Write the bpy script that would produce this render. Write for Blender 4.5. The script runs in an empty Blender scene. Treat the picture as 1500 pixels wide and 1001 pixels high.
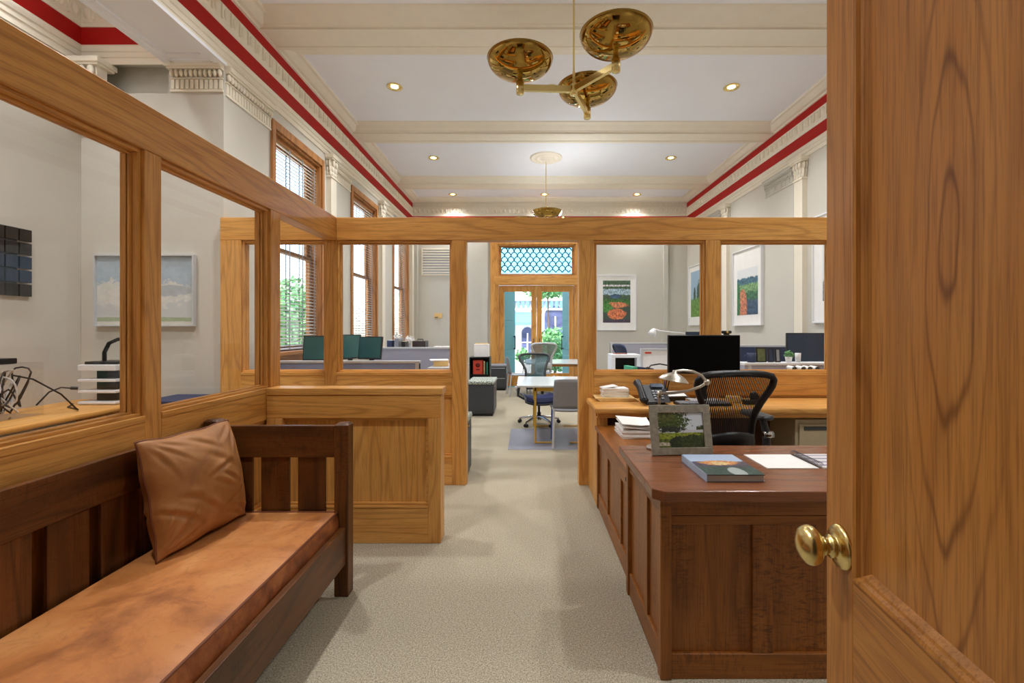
import bpy, bmesh, math, random
from mathutils import Vector, Matrix
random.seed(7)
PI = math.pi
SC = bpy.context.scene
COL = SC.collection
F, CX, CY, CZ = 667.0, 770.0, 483.0, 1.42      # focal length in pixels, vanishing point, eye height (m)

def R(d): return math.radians(d)
def lin(c):
    c = c / 255.0
    return c / 12.92 if c <= 0.04045 else ((c + 0.055) / 1.055) ** 2.4
def rgb(r, g, b): return (lin(r), lin(g), lin(b), 1.0)

# ------------------------------------------------------------------ materials
def mat(name):
    m = bpy.data.materials.new(name); m.use_nodes = True
    nt = m.node_tree
    return m, nt, nt.nodes['Principled BSDF'], nt.nodes['Material Output']
def N(nt, t, **kw):
    n = nt.nodes.new(t)
    for k, v in kw.items():
        if hasattr(n, k): setattr(n, k, v)
        else: n.inputs[k].default_value = v
    return n
def setin(nt, sock, v):
    if hasattr(v, 'is_linked') or hasattr(v, 'links'): nt.links.new(v, sock)
    else: sock.default_value = v
def M_(nt, op, a, b=0.0, clamp=False):
    n = nt.nodes.new('ShaderNodeMath'); n.operation = op; n.use_clamp = clamp
    setin(nt, n.inputs[0], a); setin(nt, n.inputs[1], b)
    return n.outputs[0]
def MIX(nt, f, a, b, mode='MIX'):
    n = nt.nodes.new('ShaderNodeMix'); n.data_type = 'RGBA'; n.blend_type = mode
    setin(nt, n.inputs[0], f); setin(nt, n.inputs[6], a); setin(nt, n.inputs[7], b)
    return n.outputs[2]
def RAMP(nt, f, stops, interp='LINEAR'):
    n = nt.nodes.new('ShaderNodeValToRGB'); n.color_ramp.interpolation = interp
    el = n.color_ramp.elements
    while len(el) < len(stops): el.new(0.5)
    for e, (p, c) in zip(el, stops): e.position = p; e.color = c
    nt.links.new(f, n.inputs[0]); return n.outputs[0]
def NOISE(nt, vec, scale, detail=3, rough=0.55, dist=0.0):
    n = nt.nodes.new('ShaderNodeTexNoise')
    n.inputs['Scale'].default_value = scale; n.inputs['Detail'].default_value = detail
    n.inputs['Roughness'].default_value = rough; n.inputs['Distortion'].default_value = dist
    if vec is not None: nt.links.new(vec, n.inputs['Vector'])
    return n.outputs['Fac']
def BUMP(nt, h, strength, dist, bs):
    n = nt.nodes.new('ShaderNodeBump'); n.inputs['Strength'].default_value = strength
    n.inputs['Distance'].default_value = dist
    nt.links.new(h, n.inputs['Height']); nt.links.new(n.outputs[0], bs.inputs['Normal'])
def OBJ(nt): return nt.nodes.new('ShaderNodeTexCoord').outputs['Object']

def plain(name, col, rough=0.5, metal=0.0, spec=0.5, noise=0.0, nscale=30, bump=0.0, coat=0.0):
    m, nt, bs, out = mat(name)
    bs.inputs['Base Color'].default_value = col
    bs.inputs['Roughness'].default_value = rough; bs.inputs['Metallic'].default_value = metal
    bs.inputs['Specular IOR Level'].default_value = spec
    bs.inputs['Coat Weight'].default_value = coat
    f = NOISE(nt, OBJ(nt), nscale, 4)
    if noise:
        dk = (col[0] * (1 - noise), col[1] * (1 - noise), col[2] * (1 - noise), 1)
        lt = (min(1, col[0] * (1 + noise)), min(1, col[1] * (1 + noise)), min(1, col[2] * (1 + noise)), 1)
        nt.links.new(RAMP(nt, f, [(0.3, dk), (0.7, lt)]), bs.inputs['Base Color'])
    if bump: BUMP(nt, f, bump, 0.004, bs)
    return m

def wood(name, axis, dark, mid, light, rough=0.35, rings=7.0, ringw=0.45, spec=0.4, fine=1.0, coat=0.0, power=5.0, flake=0.0, across=3.6, cath=None):
    """oak: contour lines of a stretched noise (cathedral figure) plus fine pores along the grain axis"""
    m, nt, bs, out = mat(name)
    tc = nt.nodes.new('ShaderNodeTexCoord'); oi = nt.nodes.new('ShaderNodeObjectInfo')
    off = nt.nodes.new('ShaderNodeVectorMath'); off.operation = 'SCALE'
    comb = nt.nodes.new('ShaderNodeCombineXYZ')
    for k in range(3): nt.links.new(oi.outputs['Random'], comb.inputs[k])
    nt.links.new(comb.outputs[0], off.inputs[0]); off.inputs['Scale'].default_value = 9.0
    add = nt.nodes.new('ShaderNodeVectorMath'); add.operation = 'ADD'
    nt.links.new(tc.outputs['Object'], add.inputs[0]); nt.links.new(off.outputs[0], add.inputs[1])
    def mapped(a, c):
        mp = nt.nodes.new('ShaderNodeMapping'); s = [c, c, c]; s['xyz'.index(axis)] = a
        mp.inputs['Scale'].default_value = s; nt.links.new(add.outputs[0], mp.inputs['Vector']); return mp.outputs[0]
    base = NOISE(nt, mapped(0.5, across), 1.0, 2, 0.4, 0.2)
    sn = M_(nt, 'SINE', M_(nt, 'MULTIPLY', base, rings * 2 * PI))
    ring = M_(nt, 'POWER', M_(nt, 'ADD', M_(nt, 'MULTIPLY', sn, 0.5), 0.5), power)
    por = NOISE(nt, mapped(5.0, 170.0), 1.0, 3, 0.7)
    broad = NOISE(nt, mapped(0.8, 9.0), 1.0, 3, 0.5)
    c = RAMP(nt, broad, [(0.3, mid), (0.7, light)])
    c = MIX(nt, M_(nt, 'MULTIPLY', ring, ringw), c, dark)
    pm = nt.nodes.new('ShaderNodeMapRange'); pm.inputs[1].default_value = 0.47; pm.inputs[2].default_value = 0.72
    pm.inputs[3].default_value = 0; pm.inputs[4].default_value = 0.55 * fine
    nt.links.new(por, pm.inputs[0])
    c = MIX(nt, pm.outputs[0], c, dark)
    if cath:       # plain-sawn figure: nested tall ovals about a heart line
        sp = nt.nodes.new('ShaderNodeSeparateXYZ'); nt.links.new(tc.outputs['Object'], sp.inputs[0])
        wob = NOISE(nt, mapped(2.5, 5.0), 1.0, 3, 0.5); fw = NOISE(nt, mapped(1.4, 14.0), 1.0, 2, 0.5)
        dx = M_(nt, 'ADD', M_(nt, 'SUBTRACT', sp.outputs[0], cath[0]), M_(nt, 'MULTIPLY', M_(nt, 'SUBTRACT', wob, 0.5), 0.05))
        dxs = M_(nt, 'MULTIPLY', dx, 5.5); dz = M_(nt, 'SUBTRACT', sp.outputs[2], cath[1])
        g = M_(nt, 'SQRT', M_(nt, 'ADD', M_(nt, 'MULTIPLY', dxs, dxs), M_(nt, 'MULTIPLY', dz, dz)))
        ph = M_(nt, 'ADD', M_(nt, 'MULTIPLY', g, 2 * PI * 5.5), M_(nt, 'MULTIPLY', fw, 9.0))
        ln = M_(nt, 'POWER', M_(nt, 'ADD', M_(nt, 'MULTIPLY', M_(nt, 'SINE', ph), 0.5), 0.5), 14.0)
        fade = M_(nt, 'SUBTRACT', 1.0, M_(nt, 'MULTIPLY', M_(nt, 'ABSOLUTE', dx), 8.0), True)
        c = MIX(nt, M_(nt, 'MULTIPLY', M_(nt, 'MULTIPLY', ln, fade), 0.75), c, dark)
    if flake:      # quarter-sawn ray flecks: short wavy streaks across the grain, in patches
        fl = NOISE(nt, mapped(34.0, 11.0), 1.0, 5, 0.65, 2.5); pt = NOISE(nt, mapped(1.2, 5.0), 1.0, 2)
        k = M_(nt, 'MULTIPLY', RAMP(nt, fl, [(0.48, (0, 0, 0, 1)), (0.62, (1, 1, 1, 1))]), M_(nt, 'MULTIPLY', RAMP(nt, pt, [(0.4, (0, 0, 0, 1)), (0.58, (1, 1, 1, 1))]), flake))
        c = MIX(nt, k, c, dark)
    nt.links.new(c, bs.inputs['Base Color'])
    bs.inputs['Roughness'].default_value = rough; bs.inputs['Specular IOR Level'].default_value = spec
    bs.inputs['Coat Weight'].default_value = coat; bs.inputs['Coat Roughness'].default_value = 0.15
    BUMP(nt, por, 0.12, 0.002, bs)
    return m

def woodset(name, *a, **k): return {x: wood(name + '_' + x, x, *a, **k) for x in 'xyz'}

OAK = woodset('golden_oak', rgb(150, 92, 38), rgb(214, 152, 74), rgb(229, 173, 97), rough=0.38, rings=10, ringw=0.38, across=5.5)
DOAK = woodset('dark_oak', rgb(36, 19, 7), rgb(86, 48, 18), rgb(118, 72, 32), rough=0.36, rings=9, ringw=0.45, flake=.4)
DESK = woodset('desk_oak', rgb(66, 31, 10), rgb(138, 80, 28), rgb(164, 102, 42), rough=0.36, rings=9, ringw=0.3, flake=.6)
TOPW = woodset('desk_top_oak', rgb(82, 45, 26), rgb(124, 73, 44), rgb(140, 87, 55), rough=0.26, rings=10, ringw=0.3, spec=0.45)
DOORW = woodset('door_oak', rgb(112, 64, 22), rgb(188, 124, 56), rgb(208, 146, 74), rough=0.36, rings=9, ringw=0.28, spec=0.35, power=5.0, across=5.0)
DPANEL = wood('door_panel_oak', 'z', rgb(104, 56, 20), rgb(188, 124, 56), rgb(208, 146, 74), rough=0.36, rings=8, ringw=0.2, spec=0.35, across=7.0, cath=(.577, 1.57))
WINW = woodset('window_oak', rgb(116, 70, 32), rgb(172, 114, 60), rgb(194, 136, 80), rough=0.4)

def carpet_mat():
    m, nt, bs, out = mat('beige_carpet')
    v = OBJ(nt)
    a = NOISE(nt, v, 190, 4, 0.8); b = NOISE(nt, v, 6, 3); d = NOISE(nt, v, 420, 2, 0.6)
    c = RAMP(nt, a, [(0.32, rgb(102, 94, 78)), (0.5, rgb(174, 164, 142)), (0.68, rgb(222, 214, 195))])
    e = NOISE(nt, v, 120, 4, 0.8)
    c = MIX(nt, 1.0, c, RAMP(nt, e, [(0.36, (.55, .54, .52, 1)), (0.5, (.98, .98, .98, 1)), (0.66, (1.25, 1.25, 1.25, 1))]), 'MULTIPLY')
    c = MIX(nt, M_(nt, 'MULTIPLY', b, 0.18), c, rgb(150, 138, 115))
    nt.links.new(c, bs.inputs['Base Color']); bs.inputs['Roughness'].default_value = 0.95
    bs.inputs['Specular IOR Level'].default_value = 0.1
    BUMP(nt, M_(nt, 'ADD', a, d), 0.08, 0.003, bs); return m
CARPET = carpet_mat()
WALL = plain('cream_wall_paint', rgb(204, 200, 189), 0.7, noise=0.02, nscale=3)
CEIL = plain('ceiling_paint', rgb(238, 240, 245), 0.8, noise=0.01, nscale=3)
TRIM = plain('plaster_trim_paint', rgb(236, 228, 210), 0.6, noise=0.02, nscale=8)
RED = plain('red_frieze_paint', rgb(172, 18, 12), 0.6, spec=0.25, noise=0.04, nscale=5)
BLACK = plain('black_plastic', rgb(18, 18, 20), 0.4, noise=0.1)
DGREY = plain('dark_grey_metal', rgb(62, 64, 68), 0.45, noise=0.05)
MGREY = plain('mid_grey_plastic', rgb(140, 142, 148), 0.45, noise=0.04)
LGREY = plain('light_grey_metal', rgb(196, 198, 200), 0.4, noise=0.03)
WHITE = plain('white_paper', rgb(240, 238, 234), 0.7, noise=0.03, nscale=15)
WPLAS = plain('white_plastic', rgb(230, 231, 233), 0.4, noise=0.02)
BEIGE = plain('beige_metal', rgb(186, 172, 142), 0.5, noise=0.03)
MANILA = plain('manila_card', rgb(226, 190, 124), 0.7, noise=0.05)
CHROME = plain('polished_metal', rgb(205, 205, 208), 0.15, 1.0, noise=0.02)
BRUSHED = plain('brushed_nickel', rgb(205, 200, 188), 0.28, 1.0, noise=0.05, nscale=60)
BRASS = plain('polished_brass', rgb(170, 136, 66), 0.04, 1.0, noise=0.03, nscale=4)
BRASSS = plain('satin_brass', rgb(236, 216, 150), 0.26, 1.0, noise=0.03, nscale=10)
NAVY = plain('navy_fabric', rgb(24, 34, 84), 0.8, noise=0.12, nscale=80, bump=0.2)
PANELF = plain('grey_panel_fabric', rgb(166, 166, 180), 0.85, noise=0.06, nscale=150, bump=0.2)
PANELB = plain('blue_grey_panel_fabric', rgb(140, 152, 186), 0.85, noise=0.06, nscale=150, bump=0.2)
DBLUE = plain('dark_blue_panel', rgb(40, 52, 84), 0.7, noise=0.12, nscale=40)
TEAL = plain('teal_painted_wood', rgb(66, 142, 138), 0.6, noise=0.06, nscale=10)
YELLOW = plain('yellow_metal', rgb(214, 168, 56), 0.45, noise=0.05)
BLUEP = plain('blue_plastic', rgb(46, 78, 160), 0.4, noise=0.05)
REDBOX = plain('red_card', rgb(212, 74, 52), 0.6, noise=0.04)
GREENB = plain('green_card', rgb(70, 170, 130), 0.6, noise=0.04)
SCREEN = plain('dark_screen', rgb(4, 4, 5), 0.5, spec=0.08, noise=0.1)
SCREENB = plain('blue_grey_screen', rgb(38, 56, 78), 0.2, noise=0.1, nscale=4)
SCREENG = plain('green_dark_screen', rgb(34, 90, 88), 0.3, noise=0.15, nscale=6)
BRICK_DK = plain('slate_roof', rgb(90, 90, 95), 0.8, noise=0.1)

def glass_mat(name='clear_glass', tint=(1, 1, 1, 1), amount=1.0):
    m, nt, bs, out = mat(name)
    nt.nodes.remove(bs)
    t = nt.nodes.new('ShaderNodeBsdfTransparent'); t.inputs[0].default_value = tint
    g = nt.nodes.new('ShaderNodeBsdfGlossy'); g.inputs['Roughness'].default_value = 0.0
    fr = nt.nodes.new('ShaderNodeFresnel'); fr.inputs[0].default_value = 1.45
    mx = nt.nodes.new('ShaderNodeMixShader')
    gm = nt.nodes.new('ShaderNodeNewGeometry')      # reflect on the outer faces only: no total reflection inside a pane
    nt.links.new(M_(nt, 'MULTIPLY', M_(nt, 'MULTIPLY', fr.outputs[0], amount), M_(nt, 'SUBTRACT', 1.0, gm.outputs['Backfacing'])), mx.inputs[0])
    nt.links.new(t.outputs[0], mx.inputs[1]); nt.links.new(g.outputs[0], mx.inputs[2])
    nt.links.new(mx.outputs[0], out.inputs[0]); return m
GLASS = glass_mat()
GLASSB = glass_mat('blue_tinted_glass', (0.45, 0.78, 0.9, 1))
ACRYL = glass_mat('clear_acrylic', (0.985, 0.985, 0.985, 1))

def emit(name, col, s):
    m, nt, bs, out = mat(name)
    bs.inputs['Emission Color'].default_value = col; bs.inputs['Emission Strength'].default_value = s
    bs.inputs['Base Color'].default_value = col; return m
LAMP = emit('lamp_lens', (1, 0.86, 0.62, 1), 9.0)

def leather_mat(name, dark, mid, light, rough, scale=5, crease=0.32):
    m, nt, bs, out = mat(name)
    v = OBJ(nt)
    a = NOISE(nt, v, scale, 5, 0.6, 0.4); f = NOISE(nt, v, 260, 2); s = NOISE(nt, v, scale * 4.2, 6, 0.7, 1.2)
    c = RAMP(nt, a, [(0.28, dark), (0.48, mid), (0.72, light)])
    c = MIX(nt, M_(nt, 'MULTIPLY', RAMP(nt, s, [(0.52, (0, 0, 0, 1)), (0.75, (1, 1, 1, 1))]), 0.5), c, dark)
    nt.links.new(c, bs.inputs['Base Color']); bs.inputs['Roughness'].default_value = rough
    BUMP(nt, M_(nt, 'ADD', M_(nt, 'MULTIPLY', f, 0.35), s), crease, 0.004, bs); return m
LEATHER = leather_mat('tan_leather', rgb(128, 72, 34), rgb(192, 122, 64), rgb(212, 148, 88), 0.48, 3.2)
LEATHER2 = leather_mat('brown_leather_pillow', rgb(126, 80, 38), rgb(160, 106, 54), rgb(182, 128, 76), 0.55, 4.0, 0.12)
LEATHER3 = leather_mat('dark_leather_side', rgb(64, 28, 12), rgb(142, 76, 34), rgb(182, 110, 58), 0.45, 9.0, 0.35)  # cushion sides: darker and more mottled than the top
PIPING = plain('dark_leather_piping', rgb(112, 60, 34), 0.5, noise=0.1)

def mesh_fabric(name, col, freq, axis=0, gap=0.45):
    """woven chair mesh: thin opaque strands with open gaps between them"""
    m, nt, bs, out = mat(name)
    bs.inputs['Base Color'].default_value = col; bs.inputs['Roughness'].default_value = 0.6
    sp = nt.nodes.new('ShaderNodeSeparateXYZ'); nt.links.new(OBJ(nt), sp.inputs[0])
    fx = M_(nt, 'FRACT', M_(nt, 'MULTIPLY', sp.outputs[0], freq)); fz = M_(nt, 'FRACT', M_(nt, 'MULTIPLY', sp.outputs[2], freq * 2.5))
    op = M_(nt, 'MULTIPLY', M_(nt, 'LESS_THAN', fx, gap), M_(nt, 'LESS_THAN', fz, 0.8))
    t = nt.nodes.new('ShaderNodeBsdfTransparent'); mx = nt.nodes.new('ShaderNodeMixShader')
    nt.links.new(op, mx.inputs[0]); nt.links.new(bs.outputs[0], mx.inputs[1]); nt.links.new(t.outputs[0], mx.inputs[2])
    nt.links.new(mx.outputs[0], out.inputs[0]); return m
def slat_mat():
    m, nt, bs, out = mat('translucent_blind_slat')
    bs.inputs['Base Color'].default_value = rgb(236, 232, 222); bs.inputs['Roughness'].default_value = 0.5
    nt.links.new(RAMP(nt, NOISE(nt, OBJ(nt), 12, 2), [(0.3, rgb(196, 192, 182)), (0.7, rgb(214, 210, 200))]), bs.inputs['Base Color'])
    t = nt.nodes.new('ShaderNodeBsdfTranslucent'); t.inputs[0].default_value = rgb(240, 232, 214)
    mx = nt.nodes.new('ShaderNodeMixShader'); mx.inputs[0].default_value = 0.22
    nt.links.new(bs.outputs[0], mx.inputs[1]); nt.links.new(t.outputs[0], mx.inputs[2]); nt.links.new(mx.outputs[0], out.inputs[0]); return m
SLAT = slat_mat()
CMESH = mesh_fabric('black_chair_mesh', rgb(14, 14, 16), 85, gap=0.45)
CMESHG = mesh_fabric('grey_chair_mesh', rgb(140, 142, 146), 110, gap=0.25)
CMESHT = mesh_fabric('teal_chair_mesh', rgb(60, 100, 108), 110, gap=0.3)

def terrazzo():
    m, nt, bs, out = mat('speckled_cushion_fabric')
    c = RAMP(nt, NOISE(nt, OBJ(nt), 55, 3, 0.7), [(0.4, rgb(70, 84, 80)), (0.5, rgb(150, 160, 150)), (0.6, rgb(214, 214, 200))])
    nt.links.new(c, bs.inputs['Base Color']); bs.inputs['Roughness'].default_value = 0.9; return m
TERR = terrazzo()

def brick_mat(name, c1, c2, mortar):
    m, nt, bs, out = mat(name)
    b = nt.nodes.new('ShaderNodeTexBrick'); b.inputs['Scale'].default_value = 4.5
    b.inputs['Color1'].default_value = c1; b.inputs['Color2'].default_value = c2; b.inputs['Mortar'].default_value = mortar
    mp = nt.nodes.new('ShaderNodeMapping'); mp.inputs['Rotation'].default_value = (R(90), 0, R(90))
    nt.links.new(OBJ(nt), mp.inputs[0]); nt.links.new(mp.outputs[0], b.inputs['Vector'])
    nt.links.new(b.outputs[0], bs.inputs['Base Color']); bs.inputs['Roughness'].default_value = 0.9; return m
BRICK = brick_mat('red_brick', rgb(170, 92, 62), rgb(192, 116, 84), rgb(200, 190, 176))
LEAF = plain('green_leaves', rgb(112, 168, 104), 0.6, noise=0.35, nscale=6)
BARK = plain('grey_bark', rgb(96, 80, 64), 0.9, noise=0.2)
PAVE = plain('pale_paving', rgb(196, 190, 180), 0.9, noise=0.08, nscale=5)
STUCCO = plain('white_stucco', rgb(232, 230, 226), 0.8, noise=0.03)
BAWN = plain('blue_awning_canvas', rgb(90, 150, 190), 0.8, noise=0.1)
SHOPW = plain('shop_window', rgb(74, 80, 110), 0.25, noise=0.3, nscale=2)
MATM = plain('vinyl_mat', rgb(150, 150, 166), 0.35, noise=.03); MATM.node_tree.nodes['Principled BSDF'].inputs['Alpha'].default_value = 0.55

def picture(name, base, layers, rough=0.5, con=1.0):
    """a printed landscape: layers of ('band', colour, v0, v1) or ('blob', colour, cu, cv, ru, rv, noise) in UV space"""
    m, nt, bs, out = mat(name)
    uv = nt.nodes.new('ShaderNodeTexCoord').outputs['UV']
    sp = nt.nodes.new('ShaderNodeSeparateXYZ'); nt.links.new(uv, sp.inputs[0])
    n1 = NOISE(nt, uv, 11, 9, 0.75); n2 = NOISE(nt, uv, 16 if con > .5 else 7, 7, 0.75)
    c = base
    for L in layers:
        col = L[1]; d_, l_ = 1 - .6 * con, 1 + .6 * con; dk = (col[0] * d_, col[1] * d_, col[2] * d_, 1); lt = (min(1, col[0] * l_), min(1, col[1] * l_), min(1, col[2] * l_), 1)
        cc = RAMP(nt, n2, [(0.40, dk), (0.5, col), (0.60, lt)]) if L[-1] != 'flat' else col
        if L[0] == 'band':
            v = M_(nt, 'ADD', sp.outputs[1], M_(nt, 'MULTIPLY', M_(nt, 'SUBTRACT', n1, 0.5), L[4] * 1.6))
            f = M_(nt, 'MULTIPLY', M_(nt, 'GREATER_THAN', v, L[2]), M_(nt, 'LESS_THAN', v, L[3]))
        else:
            du = M_(nt, 'DIVIDE', M_(nt, 'SUBTRACT', sp.outputs[0], L[2]), L[4]); dv = M_(nt, 'DIVIDE', M_(nt, 'SUBTRACT', sp.outputs[1], L[3]), L[5])
            d = M_(nt, 'ADD', M_(nt, 'MULTIPLY', du, du), M_(nt, 'MULTIPLY', dv, dv))
            d = M_(nt, 'ADD', M_(nt, 'ADD', d, M_(nt, 'MULTIPLY', M_(nt, 'SUBTRACT', n1, 0.5), L[6] * 6.0)), M_(nt, 'MULTIPLY', M_(nt, 'SUBTRACT', n2, 0.5), L[6] * 4.0 * con))
            f = M_(nt, 'LESS_THAN', d, 1.0)
        c = MIX(nt, f, c, cc)
    setin(nt, bs.inputs['Base Color'], c); bs.inputs['Roughness'].default_value = rough
    return m

# ------------------------------------------------------------------ mesh building
ROOTLOC = {}
class MB:
    def __init__(s): s.v = []; s.f = []; s.m = []; s.uv = {}; s.smooth = set()
    def add(s, vs, fs, m=0, smooth=False):
        o = len(s.v); s.v += [tuple(p) for p in vs]
        for f in fs:
            if smooth: s.smooth.add(len(s.f))
            s.f.append(tuple(i + o for i in f)); s.m.append(m)
        return s
    def box(s, x0, x1, y0, y1, z0, z1, m=0):
        if x0 > x1: x0, x1 = x1, x0
        if y0 > y1: y0, y1 = y1, y0
        if z0 > z1: z0, z1 = z1, z0
        v = [(x0,y0,z0),(x1,y0,z0),(x1,y1,z0),(x0,y1,z0),(x0,y0,z1),(x1,y0,z1),(x1,y1,z1),(x0,y1,z1)]
        return s.add(v, [(0,3,2,1),(4,5,6,7),(0,1,5,4),(1,2,6,5),(2,3,7,6),(3,0,4,7)], m)
    def obox(s, c, sx, sy, sz, rz=0.0, rx=0.0, ry=0.0, m=0):
        M = Matrix.Translation(c) @ Matrix.Rotation(rz, 4, 'Z') @ Matrix.Rotation(ry, 4, 'Y') @ Matrix.Rotation(rx, 4, 'X')
        t = MB(); t.box(-sx/2, sx/2, -sy/2, sy/2, -sz/2, sz/2)
        return s.add([M @ Vector(p) for p in t.v], t.f, m)
    def prism(s, pts, z0, z1, m=0):          # polygon in xy (counter-clockwise), extruded in z
        n = len(pts)
        v = [(x, y, z0) for x, y in pts] + [(x, y, z1) for x, y in pts]
        f = [tuple(range(n - 1, -1, -1)), tuple(range(n, 2 * n))] + [(i, (i + 1) % n, n + (i + 1) % n, n + i) for i in range(n)]
        return s.add(v, f, m)
    def sweep(s, prof, p0, p1, mats=None, closed=False):
        """profile points (3-D tuples at p0) copied from p0 to p1 along their difference"""
        d = Vector(p1) - Vector(p0); n = len(prof)
        v = [tuple(p) for p in prof] + [tuple(Vector(p) + d) for p in prof]
        r = range(n) if closed else range(n - 1)
        for i in r:
            j = (i + 1) % n
            s.add([v[i], v[j], v[n + j], v[n + i]], [(0, 1, 2, 3)], mats[i] if mats else 0)
        return s
    def tube(s, pts, r, seg=8, closed=False, m=0, cap=True, smooth=True):
        P = [Vector(p) for p in pts]; n = len(P); rr = r if isinstance(r, (list, tuple)) else [r] * n
        rings = []; up = None
        for i in range(n):
            a = P[i - 1] if (i > 0 or closed) else P[i]; b = P[(i + 1) % n] if (i < n - 1 or closed) else P[i]
            t = (b - a).normalized() if (b - a).length > 1e-9 else Vector((0, 0, 1))
            if up is None: up = Vector((0, 0, 1)) if abs(t.z) < 0.9 else Vector((1, 0, 0))
            u = (up - t * up.dot(t));
            if u.length < 1e-6: u = t.orthogonal()
            u.normalize(); w = t.cross(u); up = u
            rings.append([P[i] + (u * math.cos(2 * PI * k / seg) + w * math.sin(2 * PI * k / seg)) * rr[i] for k in range(seg)])
        v = [p for g in rings for p in g]; f = []
        for i in range(n if closed else n - 1):
            j = (i + 1) % n
            for k in range(seg):
                l = (k + 1) % seg
                f.append((i * seg + k, i * seg + l, j * seg + l, j * seg + k))
        s.add(v, f, m, smooth)
        if cap and not closed:
            s.add(rings[0], [tuple(range(seg - 1, -1, -1))], m); s.add(rings[-1], [tuple(range(seg))], m)
        return s
    def lathe(s, prof, c=(0, 0, 0), seg=24, m=0, M=None, smooth=True, sx=1, sy=1):
        """profile of (r, z) turned about z"""
        v = []; n = len(prof)
        for r, z in prof:
            for k in range(seg):
                a = 2 * PI * k / seg; v.append(Vector((r * math.cos(a) * sx, r * math.sin(a) * sy, z)))
        f = []
        for i in range(n - 1):
            for k in range(seg):
                l = (k + 1) % seg; f.append((i * seg + k, i * seg + l, (i + 1) * seg + l, (i + 1) * seg + k))
        T = Matrix.Translation(c) @ M if M is not None else Matrix.Translation(c)
        s.add([T @ p for p in v], f, m, smooth)
        if prof[0][0] > 1e-6: s.add([T @ p for p in v[:seg]], [tuple(range(seg - 1, -1, -1))], m)
        if prof[-1][0] > 1e-6: s.add([T @ p for p in v[-seg:]], [tuple(range(seg))], m)
        return s
    def ball(s, c, rx, ry, rz, seg=10, rings=6, m=0, lo=-1.0):
        prof = []
        for i in range(rings + 1):
            a = -PI / 2 + PI * i / rings; prof.append((max(math.cos(a), 1e-7), math.sin(a)))
        v = []; f = []
        for r, z in prof:
            for k in range(seg):
                a = 2 * PI * k / seg; v.append((c[0] + rx * r * math.cos(a), c[1] + ry * r * math.sin(a), c[2] + rz * z))
        for i in range(rings):
            for k in range(seg):
                l = (k + 1) % seg; f.append((i * seg + k, i * seg + l, (i + 1) * seg + l, (i + 1) * seg + k))
        return s.add(v, f, m, True)
    def quad(s, a, b, c, d, m=0):            # with UV 0..1
        s.uv[len(s.f)] = ((0, 0), (1, 0), (1, 1), (0, 1))
        return s.add([a, b, c, d], [(0, 1, 2, 3)], m)
    def grid(s, P, m=0, smooth=True, closed_u=False):  # P[i][j] points
        n = len(P); k = len(P[0]); v = [p for r in P for p in r]; f = []
        for i in range(n - 1):
            for j in range(k if closed_u else k - 1):
                l = (j + 1) % k; f.append((i * k + j, i * k + l, (i + 1) * k + l, (i + 1) * k + j))
        return s.add(v, f, m, smooth)
    def build(s, name, mats, parent=None, local=False, bev=0.0, weld=False, sub=0, solid=0.0):
        me = bpy.data.meshes.new(name)
        off = (0, 0, 0)
        if parent is not None and not local: off = ROOTLOC.get(parent.name, (0, 0, 0))
        me.from_pydata([(x - off[0], y - off[1], z - off[2]) for x, y, z in s.v], [], s.f)
        for i, p in enumerate(me.polygons):
            p.material_index = s.m[i]; p.use_smooth = i in s.smooth
        if s.uv:
            ul = me.uv_layers.new(name='UVMap')
            for i, u in s.uv.items():
                for q, li in enumerate(me.polygons[i].loop_indices): ul.data[li].uv = u[q]
        me.update()
        if weld:
            bm = bmesh.new(); bm.from_mesh(me); bmesh.ops.remove_doubles(bm, verts=bm.verts, dist=1e-5)
            bmesh.ops.recalc_face_normals(bm, faces=bm.faces); bm.to_mesh(me); bm.free()
        for m in (mats if isinstance(mats, (list, tuple)) else [mats]): me.materials.append(m)
        o = bpy.data.objects.new(name, me); COL.objects.link(o)
        if parent is not None:
            o.parent = parent; ROOTLOC[o.name] = ROOTLOC.get(parent.name, (0, 0, 0))
        if bev:
            b = o.modifiers.new('Bevel', 'BEVEL'); b.width = bev; b.segments = 2; b.limit_method = 'ANGLE'; b.angle_limit = R(40)
        if sub:
            b = o.modifiers.new('Subsurf', 'SUBSURF'); b.levels = sub; b.render_levels = sub
        if solid:
            b = o.modifiers.new('Solidify', 'SOLIDIFY'); b.thickness = solid; b.offset = 0
        return o

def tag(o, label, cat, group=None):
    o['label'] = label; o['category'] = cat
    if group: o['group'] = group
    return o
def thing(name, label, cat, loc=(0, 0, 0), rz=0.0, group=None):
    o = bpy.data.objects.new(name, None); COL.objects.link(o)
    o.location = loc; o.rotation_euler = (0, 0, rz); o.empty_display_size = 0.1
    ROOTLOC[o.name] = tuple(loc)
    return tag(o, label, cat, group)
def plabel(o, label): o['label'] = label; return o
def struct(o): o['kind'] = 'structure'; return o
def dup(root, loc, rz=None, label=None, group=None, scale=None):
    def cp(o, p):
        c = o.copy(); COL.objects.link(c); c.parent = p
        for ch in [x for x in o.children]: cp(ch, c)
        return c
    r = root.copy(); COL.objects.link(r)
    for ch in list(root.children): cp(ch, r)
    r.location = loc
    if rz is not None: r.rotation_euler = (0, 0, rz)
    if scale: r.scale = scale
    if label: r['label'] = label
    if group: r['group'] = group
    return r
def lamp(name, kind, loc, energy, color, parent=None, **kw):
    l = bpy.data.lights.new(name, kind); l.energy = energy; l.color = color
    for k, v in kw.items(): setattr(l, k, v)
    o = bpy.data.objects.new(name, l); COL.objects.link(o); o.location = loc
    if parent is not None:
        p = ROOTLOC.get(parent.name, (0, 0, 0)); o.location = (loc[0]-p[0], loc[1]-p[1], loc[2]-p[2]); o.parent = parent
    return o
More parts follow.
